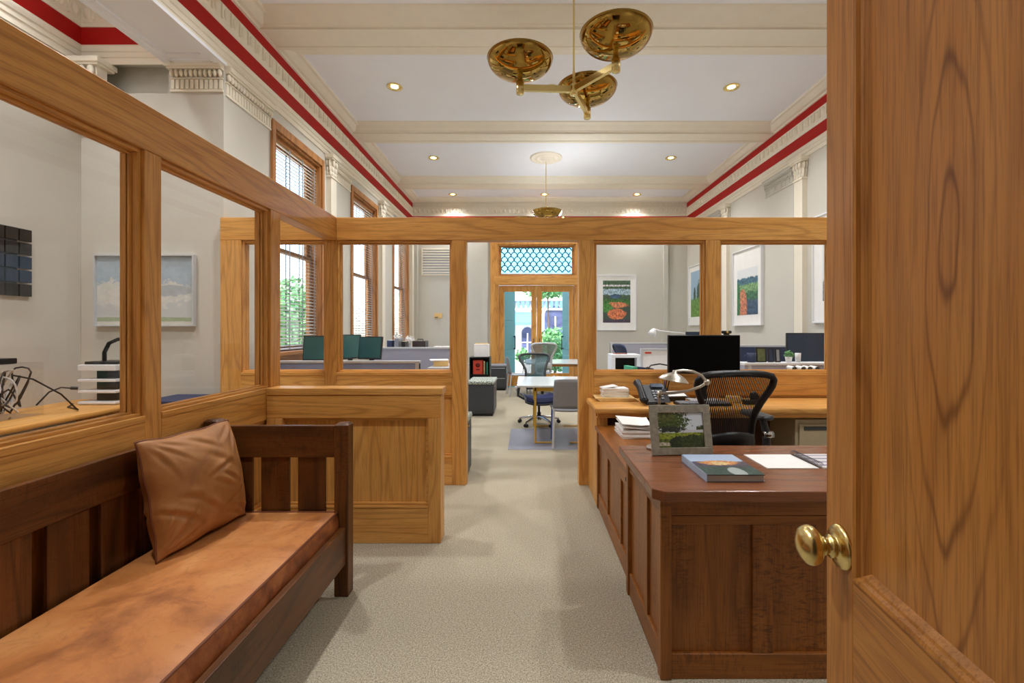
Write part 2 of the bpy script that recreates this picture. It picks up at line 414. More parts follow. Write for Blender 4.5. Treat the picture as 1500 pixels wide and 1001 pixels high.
# ------------------------------------------------------------------ the setting
XL, XA, XR = -2.785, -4.10, 3.97        # left wall of the office, left wall of the side office, right wall
YB, YE, YA, YF = -2.5, 0.0, 4.20, 11.2  # hall end, doorway wall, side-office end wall, far wall
ZC = 4.63                               # ceiling
b = MB(); b.box(-4.3, 4.2, YB - 0.15, YF + 0.02, -0.1, 0.0)
struct(b.build('floor', CARPET))
b = MB(); b.box(-4.3, 4.2, YB - 0.15, YF + 0.2, ZC, ZC + 0.12)
struct(b.build('ceiling', CEIL))

WINS = [(5.03, 6.18), (7.30, 8.45), (9.57, 10.72)]
WZ0, WZ1 = 1.17, 3.64
b = MB(); T0, T1 = XL - 0.2, XL
ys = [YA + 0.15] + [v for w in WINS for v in w] + [YF + 0.2]
for i in range(0, len(ys), 2): b.box(T0, T1, ys[i], ys[i + 1], 0, ZC)
for (a, c) in WINS: b.box(T0, T1, a, c, 0, WZ0); b.box(T0, T1, a, c, WZ1, ZC)
struct(b.build('wall_left', WALL))
b = MB(); b.box(XA, XL, YA, YA + 0.15, 0, 3.6); b.box(-3.29, XL, YA, YA + 0.15, 3.6, ZC)
b.box(XA, -3.29, YA + 0.16, YA + 0.22, 3.6, ZC); b.box(XA, -3.29, YA + 0.02, YA + 0.16, 3.93, ZC)
struct(b.build('wall_side_office_end', WALL))
b = MB(); b.box(XA - 0.15, XA, YB, YA + 0.22, 0, ZC); struct(b.build('wall_side_office', WALL))
b = MB(); b.box(XR, XR + 0.15, YB, YF + 0.2, 0, ZC); struct(b.build('wall_right', WALL))
DX0, DX1, DZ = -0.70, 1.24, 3.52
b = MB(); b.box(XL, DX0, YF, YF + 0.2, 0, ZC); b.box(DX1, XR, YF, YF + 0.2, 0, ZC); b.box(DX0, DX1, YF, YF + 0.2, DZ, ZC)
struct(b.build('wall_far', WALL))
b = MB(); b.box(XA, XR, YB - 0.15, YB, 0, ZC); struct(b.build('wall_back', WALL))
b = MB(); b.box(XA, -0.62, YE - 0.06, YE + 0.10, 0, ZC); b.box(0.60, XR, YE - 0.06, YE + 0.10, 0, ZC); b.box(-0.62, 0.60, YE - 0.06, YE + 0.10, 2.5, ZC)
struct(b.build('wall_entry', WALL))
b = MB()
for s, x in ((-1, -0.62), (1, 0.60)):
    b.box(x, x + s * 0.11, YE + 0.10, YE + 0.125, 0, 2.61); b.box(x, x - s * 0.02, YE - 0.06, YE + 0.10, 0, 2.5)
b.box(-0.73, 0.71, YE + 0.10, YE + 0.125, 2.5, 2.61)
struct(b.build('trim_entry_casing', OAK['z'], bev=0.004))

# cornice: profile of (projection, height); material 1 is the red frieze
PROF = [(0.0, 3.86), (0.014, 3.86), (0.014, 3.915), (0.024, 3.92), (0.024, 3.965), (0.034, 3.97), (0.042, 4.0), (0.042, 4.015), (0.026, 4.03), (0.012, 4.042), (0.005, 4.044),
        (0.005, 4.205), (0.012, 4.207), (0.016, 4.235), (0.008, 4.25), (0.012, 4.395), (0.014, 4.40), (0.014, 4.41), (0.004, 4.414),
        (0.004, 4.53), (0.03, 4.532), (0.036, 4.55), (0.075, 4.555), (0.11, 4.575), (0.15, 4.60), (0.185, 4.605), (0.19, ZC)]
def cornice(name, a, b_, nrm, egg=True, upper=True, eggpitch=0.13):
    A, B, n = Vector(a), Vector(b_), Vector(nrm); m = MB()
    pr = [(A.x + n.x * p, A.y + n.y * p, z) for p, z in PROF]
    ms = [0] * (len(PROF) - 1); ms[10] = 1
    if upper: ms[18] = 1
    m.sweep(pr, (A.x + n.x * PROF[0][0], A.y + n.y * PROF[0][0], PROF[0][1]), (B.x + n.x * PROF[0][0], B.y + n.y * PROF[0][0], PROF[0][1]), ms)
    d = B - A; L = d.length; t = d / L
    if egg:
        k = int(L / eggpitch)
        for i in range(k):
            c = A + t * ((i + 0.5) * L / k) + n * 0.010
            ra = 0.036; rx = abs(t.x) * ra + abs(n.x) * 0.024; ry = abs(t.y) * ra + abs(n.y) * 0.024
            m.ball((c.x, c.y, 4.335), rx, ry, 0.055, 8, 5, 0)
            e = A + t * (i * L / k) + n * 0.006
            for (q, zz, hw) in ((0.0, 4.31, 0.009), ):
                m.box(e.x - abs(t.x) * hw - abs(n.x) * 0.02, e.x + abs(t.x) * hw + abs(n.x) * 0.02, e.y - abs(t.y) * hw - abs(n.y) * 0.02, e.y + abs(t.y) * hw + abs(n.y) * 0.02, 4.265, 4.395)
    return struct(m.build(name, [TRIM, RED]))
cornice('trim_left_cornice', (XL, YB, 0), (XL, YF, 0), (1, 0, 0))
cornice('trim_right_cornice', (XR, YE, 0), (XR, YF, 0), (-1, 0, 0))
cornice('trim_far_cornice', (XL, YF, 0), (XR, YF, 0), (0, -1, 0), upper=False, eggpitch=0.11)
cornice('trim_side_office_cornice', (XA, YB, 0), (XA, YA, 0), (1, 0, 0), upper=False)
cornice('trim_side_office_end_cornice', (XA, YA, 0), (-3.29, YA, 0), (0, -1, 0), upper=False)
# dentils of the far cornice
b = MB()
for i in range(150):
    x = XL + 0.06 + i * (XR - XL - 0.1) / 150
    b.box(x, x + 0.025, YF - 0.07, YF - 0.03, 4.44, 4.50)
struct(b.build('trim_far_dentils', TRIM))
# beam over the side office with a panelled soffit
b = MB(); b.box(-3.29, XL, YB, YA, 3.88, ZC)
for (x0, x1, d) in ((-3.29, -3.235, 0.035), (-2.84, XL + 0.03, 0.03), (-3.235, -3.20, 0.02), (-2.875, -2.84, 0.02)): b.box(x0, x1, YB, YA, 3.88 - d, 3.88)
b.box(-3.2, -2.87, YA - 0.10, YA, 3.85, 3.88); b.box(-3.2, -2.87, YA - 0.16, YA - 0.10, 3.865, 3.88)
struct(b.build('trim_side_beam', CEIL))
# ceiling beams with cove mouldings
def beam(name, y0, y1):
    m = MB(); pr = [(0.24, ZC), (0.225, 4.618), (0.19, 4.612), (0.16, 4.606), (0.10, 4.585), (0.06, 4.572), (0.045, 4.568), (0.03, 4.556), (0.0, 4.553), (0.0, 4.541)]
    m.sweep([(XL, y0 - p - .003, z) for p, z in pr], (XL, y0 - 0.243, ZC), (XR, y0 - 0.243, ZC))
    m.sweep([(XL, y1 + p + .003, z) for p, z in pr], (XL, y1 + 0.243, ZC), (XR, y1 + 0.243, ZC))
    m.box(XL, XR, y0, y1, 4.541, ZC); m.box(XL, XR, y0, y0 + 0.05, 4.533, 4.541); m.box(XL, XR, y1 - 0.05, y1, 4.533, 4.541)
    struct(m.build(name, TRIM))
beam('trim_beam', 4.72, 5.07); beam('trim_beam.001', 7.24, 7.58); beam('trim_beam.002', 9.74, 10.10); beam('trim_beam.003', 2.22, 2.56)
# capitals / pilasters
def capital(m, x0, x1, y0, y1, out, zt=3.86):
    """pilaster capital: abacus, leaf bell and necking; out = (nx, ny) projecting direction"""
    cx, cy = (x0 + x1) / 2, (y0 + y1) / 2
    g = 0.05
    m.box(x0 - g, x1 + g, y0 - g, y1 + g, zt - 0.045, zt); m.box(x0 - g * .7, x1 + g * .7, y0 - g * .7, y1 + g * .7, zt - 0.065, zt - 0.045)
    m.box(x0 - 0.012, x1 + 0.012, y0 - 0.012, y1 + 0.012, zt - 0.31, zt - 0.285)
    nx, ny = out
    for row, (zz, gg, hh) in enumerate(((zt - 0.11, 0.03, 0.05), (zt - 0.19, 0.016, 0.05), (zt - 0.25, 0.008, 0.035))):
        if nx: # leaves along y on the face x and on the side facing the camera
            xf = x1 + gg if nx > 0 else x0 - gg
            k = max(2, int((y1 - y0) / 0.06))
            for i in range(k): m.ball((xf - nx * .01, y0 + (i + .5) * (y1 - y0) / k, zz), 0.02, (y1 - y0) / k * .45, hh, 6, 4)
            for i in range(2): m.ball((x0 + (i + .5) * (x1 - x0) / 2, y0 - gg + .01, zz), (x1 - x0) / 4, 0.02, hh, 6, 4)
        else:
            k = max(2, int((x1 - x0) / 0.065))
            for i in range(k): m.ball((x0 + (i + .5) * (x1 - x0) / k, y0 - gg + .01, zz), (x1 - x0) / k * .45, 0.02, hh, 6, 4)
def flutes(m, a0, a1, pos, nrm, axis, z0=3.60, z1=3.87):
    """frieze band: a stepped top, a leaf row and a fluted row"""
    H = z1 - z0; k = max(3, int((a1 - a0) / 0.042)); w = (a1 - a0) / k
    zf0, zf1, zl0, zl1 = z0 + .10 * H, z0 + .42 * H, z0 + .48 * H, z0 + .74 * H
    def bx(u0, u1, p, za, zb):
        if axis == 'y': m.box(pos, pos + nrm * p, u0, u1, za, zb)
        else: m.box(u0, u1, pos, pos + nrm * p, za, zb)
    for i in range(k):
        c = a0 + (i + .5) * w; zc, hz = (zl0 + zl1) / 2, (zl1 - zl0) / 2
        bx(c - w * .32, c + w * .32, .011, zf0, zf1)
        if axis == 'y': m.ball((pos + nrm * .022, c, zc), .02, w * .40, hz, 8, 5)
        else: m.ball((c, pos + nrm * .022, zc), w * .40, .02, hz, 8, 5)
    e = .03 if axis == 'x' else 0
    for za, zb, p, q in ((z0, zf0 - .006, .014, 0), (zf1 + .004, zl0 - .004, .018, 0), (zl1, z0 + .80 * H, .04, e * .5), (z0 + .80 * H, z0 + .97 * H, .055, e), (z0 + .97 * H, z1, .07, e * 1.4)): bx(a0 - q, a1, p, za, zb)
b = MB(); flutes(b, -3.27, XL, YA, -1, 'x', 3.61, 3.88); struct(b.build('trim_pier_capital', TRIM))
b = MB(); flutes(b, YA + .02, 4.97, XL, 1, 'y', 3.59); struct(b.build('trim_left_frieze', TRIM))
for i, y in enumerate((6.36, 8.63, 10.90)):
    b = MB(); b.box(XL, XL + .07, y, y + .18, 0, 3.86); capital(b, XL, XL + .07, y, y + .18, (1, 0)); struct(b.build('trim_left_pilaster', TRIM))
    b = MB(); flutes(b, y + .22, min(y + .87, YF - .02), XL, 1, 'y', 3.60); struct(b.build('trim_left_frieze', TRIM))
b = MB(); b.box(XA, -3.86, YA - .10, YA, 3.3, 3.86); capital(b, XA, -3.86, YA - .10, YA, (0, -1)); struct(b.build('trim_side_office_pilaster', TRIM))
for y in (2.1, 6.42, 8.85):
    b = MB(); b.box(XR - .07, XR, y, y + .2, 0, 3.86); capital(b, XR - .07, XR, y, y + .2, (-1, 0)); struct(b.build('trim_right_pilaster', TRIM))
for (a0, a1) in ((6.66, 7.44), (9.1, 9.8)):
    b = MB(); b.box(XR - .05, XR, a0, a1, 0, 3.86); flutes(b, a0, a1, XR - .05, -1, 'y', 3.56, 3.82); struct(b.build('trim_right_pier', WALL))
b = MB(); b.box(3.38, 3.48, YF - .07, YF, 0, 3.86); struct(b.build('trim_far_pilaster', WALL))
b = MB(); b.box(XL, XL + .14, YF - .08, YF, 0, 3.86); b.box(-1.08, -.93, YF - .05, YF, 0, 3.86); struct(b.build('trim_far_pilaster', WALL))
b = MB(); b.box(XR - .02, XR, YE + .1, YF, 0, .16); struct(b.build('baseboard_right', TRIM))
b = MB(); b.box(XL, DX0 - .17, YF - .02, YF, 0, .16); b.box(DX1 + .17, XR, YF - .02, YF, 0, .16); struct(b.build('baseboard_far', OAK['x']))
b = MB(); b.box(XL, XL + .02, YA + .2, YF, 0, .16); struct(b.build('baseboard_left', TRIM))
# ceiling medallion
b = MB(); b.lathe([(0.30, 0), (0.295, -.018), (0.27, -.022), (0.25, -.012), (0.20, -.012), (0.185, -.03), (0.16, -.03), (0.14, -.014), (0.09, -.014), (0.07, -.04), (0.04, -.045), (0.0001, -.045)], (0.38, 8.50, ZC), 40)
struct(b.build('trim_medallion', TRIM))
b = MB(); b.lathe([(0.30, 0), (0.295, -.018), (0.27, -.022), (0.25, -.012), (0.20, -.012), (0.185, -.03), (0.16, -.03), (0.14, -.014), (0.09, -.014), (0.07, -.04), (0.04, -.045), (0.0001, -.045)], (0.39, 3.64, ZC), 40)
struct(b.build('trim_medallion', TRIM))

# left windows: oak lining and casing, two sashes, glass
for i, (a, c) in enumerate(WINS):
    w = bpy.data.objects.new('window_%d' % (i + 1), None); COL.objects.link(w); w.location = (XL, (a + c) / 2, WZ0); ROOTLOC[w.name] = tuple(w.location)
    w['kind'] = 'structure'
    m = MB()
    for y, s in ((a, -1), (c, 1)):
        m.box(XL, XL + .03, y, y + s * .065, WZ0 - .02, WZ1 + .09); m.box(XL - .19, XL + .005, y, y - s * .025, WZ0, WZ1)
    m.box(XL - .19, XL + .005, a, c, WZ1 - .025, WZ1); m.box(XL, XL + .03, a, c, WZ1, WZ1 + .09)
    m.build('casing', WINW['z'], w, bev=.004)
    m = MB(); m.box(XL - .19, XL + .09, a - .09, c + .09, WZ0 - .045, WZ0); m.box(XL, XL + .03, a - .05, c + .05, WZ0 - .14, WZ0 - .045)
    m.build('sill', WINW['y'], w, bev=.006)
    for (z0, z1, x) in ((WZ0, 2.38, XL - .13), (2.34, WZ1 - .025, XL - .17)):
        m = MB(); yy0, yy1 = a + .025, c - .025
        m.box(x - .02, x + .02, yy0, yy0 + .055, z0, z1); m.box(x - .02, x + .02, yy1 - .055, yy1, z0, z1)
        m.box(x - .02, x + .02, yy0 + .055, yy1 - .055, z0, z0 + .06); m.box(x - .02, x + .02, yy0 + .055, yy1 - .055, z1 - .05, z1)
        m.build('sash', WINW['z'], w, bev=.003)
        m = MB(); m.box(x - .003, x + .003, yy0 + .05, yy1 - .05, z0 + .05, z1 - .045); m.build('pane', GLASS, w)
BL = ['white slatted blind on the window nearest the oak partition', 'white slatted blind on the middle window of the left wall', 'white slatted blind on the left wall window by the far corner']
for i, (a, c) in enumerate(WINS):
    t = thing('window_blind', BL[i], 'blind', (XL - .06, (a + c) / 2, WZ1 - .03), 0, 'window blinds')
    m = MB(); m.box(XL - .085, XL - .035, a + .03, c - .03, WZ1 - .075, WZ1 - .028); m.build('headrail', WINW['y'], t, bev=.003)
    m = MB(); z = WZ1 - .10
    while z > WZ0 + .05:
        m.obox((XL - .06, (a + c) / 2, z), .042, c - a - .075, 0.0026, 0, 0, R(20)); z -= .042
    m.build('slats', SLAT, t)
    m = MB(); m.box(XL - .082, XL - .038, a + .035, c - .035, WZ0 + .012, WZ0 + .03); m.build('bottom_rail', WPLAS, t)
    for k in range(4):
        y = a + .1 + k * (c - a - .2) / 3; m = MB()
        m.box(XL - .038, XL - .0365, y - .012, y + .012, WZ0 + .02, WZ1 - .05); m.box(XL - .0835, XL - .082, y - .012, y + .012, WZ0 + .02, WZ1 - .05)
        m.build('ladder_tape', MGREY, t)

# far entrance: casing, transom with scale-pattern leading, glazed oak doors
m = MB()
for x, s in ((DX0, -1), (DX1, 1)):
    m.box(x, x + s * .17, YF - .03, YF, 0, 3.72); m.box(x - s * .035, x, YF - .01, YF + .19, 0, DZ)
    m.box(x + s * .03, x + s * .06, YF - .04, YF - .03, 0, 3.72)
m.box(DX0, DX1, YF - .03, YF, DZ, 3.72); m.box(DX0 - .19, DX1 + .19, YF - .06, YF, 3.72, 3.78); m.box(DX0, DX1, YF - .01, YF + .19, DZ - .035, DZ)
struct(m.build('trim_door_casing', OAK['z'], bev=.004))
m = MB(); pts = []
for s, cx in ((1, DX1 - .02), (-1, DX0 + .02)):
    for k in range(9):
        a = -PI / 2 + PI * k / 8; pts.append((cx + s * math.cos(a) * .12 * (1), 2.63 + s * math.sin(a) * .115))
v0 = [(x, YF - .05, z) for x, z in pts]; v1 = [(x, YF + .16, z) for x, z in pts]; n = len(pts)
m.add(v0 + v1, [tuple(range(n)), tuple(range(2 * n - 1, n - 1, -1))] + [(i, n + i, n + (i + 1) % n, (i + 1) % n) for i in range(n)])
struct(m.build('trim_transom_bar', OAK['x'], weld=True, bev=.006))
w = bpy.data.objects.new('window_4', None); COL.objects.link(w); w.location = (.27, YF + .08, 2.75); ROOTLOC[w.name] = tuple(w.location); w['kind'] = 'structure'
tx0, tx1, tz0, tz1 = -.60, 1.14, 2.80, 3.45
m = MB(); m.box(DX0 + .035, tx0, YF + .04, YF + .09, 2.745, DZ - .035); m.box(tx1, DX1 - .035, YF + .04, YF + .09, 2.745, DZ - .035); m.box(tx0, tx1, YF + .04, YF + .09, 2.745, tz0); m.box(tx0, tx1, YF + .04, YF + .09, tz1, DZ - .035)
m.build('sash', WINW['x'], w, bev=.004)
m = MB(); m.box(tx0, tx1, YF + .066, YF + .070, tz0, tz1); m.build('pane', GLASSB, w)
LEAD = plain('blue_grey_leading', rgb(58, 110, 140), 0.5, noise=.05)
m = MB(); nx_, nz_ = 11, 6; sx_, sz_ = (tx1 - tx0) / nx_, (tz1 - tz0) / nz_
for r in range(nz_ + 1):
    for q in range(nx_ + 1):
        cx_ = tx0 + (q + (.5 if r % 2 else 0)) * sx_; cz_ = tz0 + (r - .1) * sz_
        ps = []
        for k in range(9):
            a = PI * k / 8; x = cx_ + math.cos(a) * sx_ * .5; z = cz_ + math.sin(a) * sz_ * 1.0
            if tx0 <= x <= tx1 and tz0 <= z <= tz1: ps.append((x, YF + .052, z))
        if len(ps) > 1: m.tube(ps, .015, 6, cap=False)
m.build('leading', LEAD, w)
dr = bpy.data.objects.new('door_1', None); COL.objects.link(dr); dr.location = (.27, YF + .08, 0); ROOTLOC[dr.name] = tuple(dr.location); dr['kind'] = 'structure'
for (x0, x1, hx) in ((DX0 + .04, .268, .2), (.272, DX1 - .04, .34)):
    m = MB(); y0, y1 = YF + .06, YF + .105; zt = 2.505; st = .13
    m.box(x0, x0 + st, y0, y1, .02, zt); m.box(x1 - st, x1, y0, y1, .02, zt)
    m.box(x0 + st, x1 - st, y0, y1, zt - .15, zt); m.box(x0 + st, x1 - st, y0, y1, .02, .34)
    m.build('door_leaf', OAK['z'], dr, bev=.006)
    m = MB(); m.box(x0 + st - .01, x1 - st + .01, YF + .08, YF + .086, .33, zt - .14); m.build('pane', GLASS, dr)
    m = MB(); m.tube([(hx, y0 - .045, .95), (hx, y0 - .045, 1.2)], .009, 8); m.tube([(hx, y0, .97), (hx, y0 - .045, .97)], .007, 6); m.tube([(hx, y0, 1.18), (hx, y0 - .045, 1.18)], .007, 6)
    m.build('door_handle', DGREY, dr)

# outside: paving, storm doors, buildings, planting
b = MB(); b.box(-30, 30, YF + .2, 60, -.25, -.12); b.box(-30, XL - .25, -10, YF + .2, -.25, -.12); struct(b.build('pavement', PAVE))
for i, (x, ang, lb) in enumerate(((-.64, 62, 'teal panelled storm door folded open left of the glazed entrance'), (1.20, 106, 'teal panelled storm door folded open right of the glazed entrance'))):
    t = thing('storm_door', lb, 'shutter', (x, YF + .24, -.1), R(ang), 'teal storm doors')
    m = MB(); m.box(0, .74, -.02, .02, 0, 2.58); m.build('door_board', TEAL, t, local=True, bev=.004)
    for (z0, z1) in ((.15, .85), (1.0, 1.6), (1.75, 2.4)):
        m = MB(); m.box(.1, .64, -.03, .03, z0, z1); m.build('raised_panel', TEAL, t, local=True, bev=.012)
    m = MB(); m.tube([(.66, -.065, 1.0), (.66, -.065, 1.35)], .013, 8); m.box(.645, .675, -.065, -.02, 1.0, 1.03); m.box(.645, .675, -.065, -.02, 1.32, 1.35)
    m.tube([(.66, .065, 1.0), (.66, .065, 1.35)], .013, 8); m.box(.645, .675, .02, .065, 1.0, 1.03); m.box(.645, .675, .02, .065, 1.32, 1.35)
    m.build('pull_handle', BLACK, t, local=True)
t = thing('street_building', 'white stuccoed building across the street with blue awning and arched window', 'building', (.3, 22, -.12))
m = MB(); m.box(-4.2, 10, 22, 28, -.12, 6.5); m.box(-4.2, 10, 21.8, 22, 2.8, 3.0); m.box(-4.2, 10, 21.85, 22, 2.35, 2.45); m.build('wall', STUCCO, t)
m = MB()
for i in range(60): m.box(-4.1 + i * .23, -3.98 + i * .23, 21.82, 22, 2.47, 2.78)
m.build('dentil_band', BAWN, t)
m = MB(); m.add([(-1.6, 22, 2.25), (.3, 22, 2.25), (.3, 21.3, 1.75), (-1.6, 21.3, 1.75), (-1.6, 21.3, 1.62), (.3, 21.3, 1.62)], [(0, 1, 2, 3), (3, 2, 5, 4)]); m.build('awning', BAWN, t, solid=.02)
for (x0, x1, z0, z1) in ((-.2, .38, .3, 1.25), (-1.4, -.6, 0, 1.5), (.9, 1.95, .2, 2.05), (2.3, 3.2, .2, 2.0)):
    m = MB(); m.box(x0, x1, 21.94, 22.02, z0, z1)
    m.lathe([(.0001, -.03), ((x1 - x0) / 2, -.03), ((x1 - x0) / 2, .03)], ((x0 + x1) / 2, 21.97, z1), 20, M=Matrix.Rotation(R(90), 4, 'X'))
    p = m.build('window', SHOPW, t)
    m = MB(); m.box((x0 + x1) / 2 - .03, (x0 + x1) / 2 + .03, 21.9, 21.94, z0, z1); m.box(x0, x1, 21.9, 21.94, (z0 + z1) / 2, (z0 + z1) / 2 + .05); m.build('glazing_bar', STUCCO, p)
def leafy(m, c, r, n, size, rz=1.0):
    for _ in range(n):
        d = Vector((random.gauss(0, 1), random.gauss(0, 1), random.gauss(0, 1))).normalized() * r * random.random() ** .4
        p = Vector(c) + Vector((d.x, d.y, d.z * rz)); a = Vector((random.gauss(0, 1), random.gauss(0, 1), random.gauss(0, 1))).normalized() * size; q = a.orthogonal().normalized() * size * .5
        m.add([p - a, p + q, p + a, p - q], [(0, 1, 2, 3)])
def tree(nm, lb, cat, c, h, r, n, sz, rz=1.0, trunk=.12, grp=None):
    t = thing(nm, lb, cat, (c[0], c[1], -.12), 0, grp)
    m = MB(); leafy(m, (c[0], c[1], h), r, n, sz, rz); m.build('foliage', LEAF, t)
    m = MB(); m.tube([(c[0], c[1], -.12), (c[0] + .03, c[1], h * .5), (c[0], c[1], h)], [trunk, trunk * .7, trunk * .4], 8); m.build('trunk', BARK, t)
tree('bush', 'green leafy bush outside the right leaf of the glazed entrance', 'bush', (.95, 15.0), .75, .75, 1500, .09, 1.0, .04)
tree('potted_shrub', 'small green shrub outside the left leaf of the glazed entrance', 'shrub', (-.1, 15.2), .55, .26, 220, .07, 1.0, .02)
tree('street_tree', 'street tree with green hanging leaves in front of the white building', 'tree', (.85, 17.5), 2.95, 1.0, 700, .11, .32, .05)
tree('garden_tree', 'green tree outside the window nearest the oak partition', 'tree', (-6.6, 10.6), 1.6, 1.0, 1200, .13, 1.3, .1, 'trees beyond the left windows')
tree('garden_tree', 'green tree outside the middle window of the left wall', 'tree', (-7.4, 15.0), 1.7, 1.2, 1800, .13, 1.2, .1, 'trees beyond the left windows')
t = thing('brick_building', 'red brick building outside the left wall windows', 'building', (-8.85, 20.5, -.12))
m = MB(); m.box(-9.7, -8.0, 20.0, 21.0, -.12, 6.5); m.build('wall', BRICK, t)
for k in range(2):
    m = MB(); m.box(-9.3, -8.5, 19.95, 20.03, .8 + k * 2.6, 2.4 + k * 2.6); p = m.build('window', SHOPW, t)
    m = MB(); m.box(-9.4, -8.4, 19.9, 20.0, .65 + k * 2.6, .8 + k * 2.6); m.build('sill', STUCCO, p)

# ------------------------------------------------------------------ downlights
DLX = [-1.73, 2.70]
DL = [(-1.73, 6.01, 'recessed downlight left of the brass chandelier, between two beams'), (2.72, 6.02, 'recessed downlight right of the brass chandelier, by the door edge'),
      (0.34, 6.05, 'recessed downlight half hidden behind the lower bowls of the near chandelier'),
      (-1.72, 8.50, 'recessed downlight left of the round ceiling medallion'), (2.71, 8.50, 'recessed downlight right of the round ceiling medallion'),
      (-1.73, 10.80, 'leftmost recessed downlight of the bay against the far wall'), (.45, 10.80, 'middle recessed downlight of the bay against the far wall'), (2.64, 10.80, 'rightmost recessed downlight of the bay against the far wall'),
      (-1.73, 3.6, None), (2.7, 3.6, None), (-1.73, 1.3, None), (2.2, 1.3, None), (-3.68, 1.5, None), (-3.68, 3.0, None)]  # unlabelled: unseen lamps without fixtures, added to light the near bays and side office
for x, y, lb in DL:
    if lb:
        t = thing('downlight', lb, 'ceiling light', (x, y, ZC), 0, 'recessed ceiling downlights')
        m = MB(); m.lathe([(.070, -.002), (.098, -.002), (.102, -.010), (.094, -.016), (.078, -.012), (.068, -.004)], (x, y, ZC), 28); m.build('trim_ring', BRASSS, t)
        m = MB(); m.lathe([(.072, -.002), (.05, -.004), (.0001, -.004)], (x, y, ZC), 24); m.build('lens', LAMP, t)
    lamp('downlight_lamp', 'SPOT', (x, y, ZC - .05), 110 if (y > 10 or x < -3) else 190, (.97, .985, 1.0), None, spot_size=R(130), spot_blend=1.0, shadow_soft_size=.09)

# ------------------------------------------------------------------ chandeliers
def chandelier(lb, grp):
    t = thing('chandelier', lb, 'chandelier', (.385, 3.64, 3.30), 0, grp)
    x, y, z = .385, 3.64, 3.34
    m = MB(); m.tube([(x, y, z + .05), (x, y, ZC - .03)], .0075, 10); m.lathe([(.011, .03), (.011, .14), (.0085, .15)], (x, y, z), 12); m.build('stem', BRASSS, t)
    m = MB(); m.lathe([(.0001, -.045), (.026, -.045), (.031, -.04), (.031, .035), (.026, .04), (.0001, .04)], (x, y, z), 20); m.build('hub', BRASSS, t)
    for a in (183, 309, 68):
        a = R(a); r = .43; c, s = math.cos(a), math.sin(a)
        m = MB(); m.obox((x + c * (r + .02) / 2, y + s * (r + .02) / 2, z), r - .02, .028, .05, a); ar = m.build('arm', BRASSS, t, bev=.002)
        bx, by = x + c * r, y + s * r
        m = MB(); m.lathe([(.0001, -.05), (.028, -.05), (.031, -.046), (.031, .045), (.022, .05), (.018, .10)], (bx, by, z), 18); m.build('socket_cup', BRASSS, ar)
        m = MB(); pr = []
        for k in range(15):
            q = k / 14; rr = .018 + .242 * math.sin(q * PI / 2) ** 1.0; pr.append((rr, .088 + .14 * (1 - math.cos(q * PI / 2)) ** .9))
        m.lathe(pr, (bx, by, z), 44); pr2 = [(max(r_ - .004, .001), z_ + .004) for r_, z_ in pr]; m.lathe(pr2[::-1], (bx, by, z), 44)
        m.lathe([(pr[-1][0], pr[-1][1]), (pr[-1][0] + .003, pr[-1][1] + .002), (pr2[-1][0], pr2[-1][1])], (bx, by, z), 44)
        m.build('bowl', BRASS, t)
    return t
ch = chandelier('brass chandelier with three upturned bowls hanging in the near bay', 'brass chandeliers')
ch2 = dup(ch, (.38, 8.50, 3.25), R(87), 'brass chandelier hanging from the round medallion, mostly hidden behind the top rail')
for (x, y) in ((.385, 3.64), (.38, 8.5)):
    for a in (183, 309, 68):
        lamp('bowl_lamp', 'POINT', (x + .43 * math.cos(R(a)), y + .43 * math.sin(R(a)), 3.34 + .20 if y < 5 else 3.48), 90 if y < 5 else 36, (.97, .985, 1.0), None, shadow_soft_size=.05)
# ------------------------------------------------------------------ glazed oak partitions
PY, PX = 4.147, -1.722
class PB(MB):
    """boxes given along a partition: u along it, d depth away from the waiting area, z"""
    def __init__(s, front): super().__init__(); s.front = front
    def p(s, u0, u1, d0, d1, z0, z1, m=0):
        if s.front: return s.box(u0, u1, PY + d0, PY + d1, z0, z1, m)
        return s.box(PX - d1, PX - d0, u0, u1, z0, z1, m)
TH = .115; ZS, ZR0, ZR1 = 1.03, 2.235, 2.443
def partition(front, t, u0, u1, posts, bays, low_bays):
    L, Z = (OAK['x'], OAK['z']) if front else (OAK['y'], OAK['z'])
    m = PB(front); m.p(u0, u1, 0, TH, ZR0, ZR1); m.build('top_rail', L, t, bev=.004)
    for (a, c, z0) in posts:
        m = PB(front); m.p(a, c, .001, TH - .001, z0, ZR0); m.build('post', Z, t, bev=.004)
    for (a, c) in bays:
        m = PB(front)
        for d0, d1, w in ((.018, .045, .018), (.045, .056, .030), (.062, .075, .030), (.075, .10, .018)):
            m.p(a, c, d0, d1, ZR0 - w, ZR0); m.p(a, c, d0, d1, ZS, ZS + w * .7)
        m.build('glass_stop', L, t, bev=.0025)
        m = PB(front)
        for d0, d1, w in ((.018, .045, .018), (.045, .056, .030), (.062, .075, .030), (.075, .10, .018)):
            m.p(a, a + w, d0, d1, ZS + w * .7, ZR0 - w); m.p(c - w, c, d0, d1, ZS + w * .7, ZR0 - w)
        m.build('side_stop', Z, t, bev=.0025)
        m = PB(front); m.p(a + .012, c - .012, .0565, .0615, ZS + .012, ZR0 - .012); m.build('pane', GLASS, t)
    for (a, c) in low_bays:
        m = PB(front); m.p(a, c, -.004, TH + .03, ZS - .03, ZS); m.p(a, c, 0, TH, .82, ZS - .03); m.build('sill_rail', L, t, bev=.003)
        m = PB(front); m.p(a, c, .03, TH - .03, .27, .82); m.build('lower_panel', Z, t)
        m = PB(front); m.p(a, c, 0, TH, 0, .25); m.p(a, c, -.006, TH, .25, .27); m.p(a, c, .012, .03, .27, .285); m.p(a, c, .012, .03, .80, .82); m.build('base_rail', L, t, bev=.004)
t = thing('glazed_partition', 'golden oak partition with glass panes and a doorway, facing across the room', 'partition', (0, PY, 0))
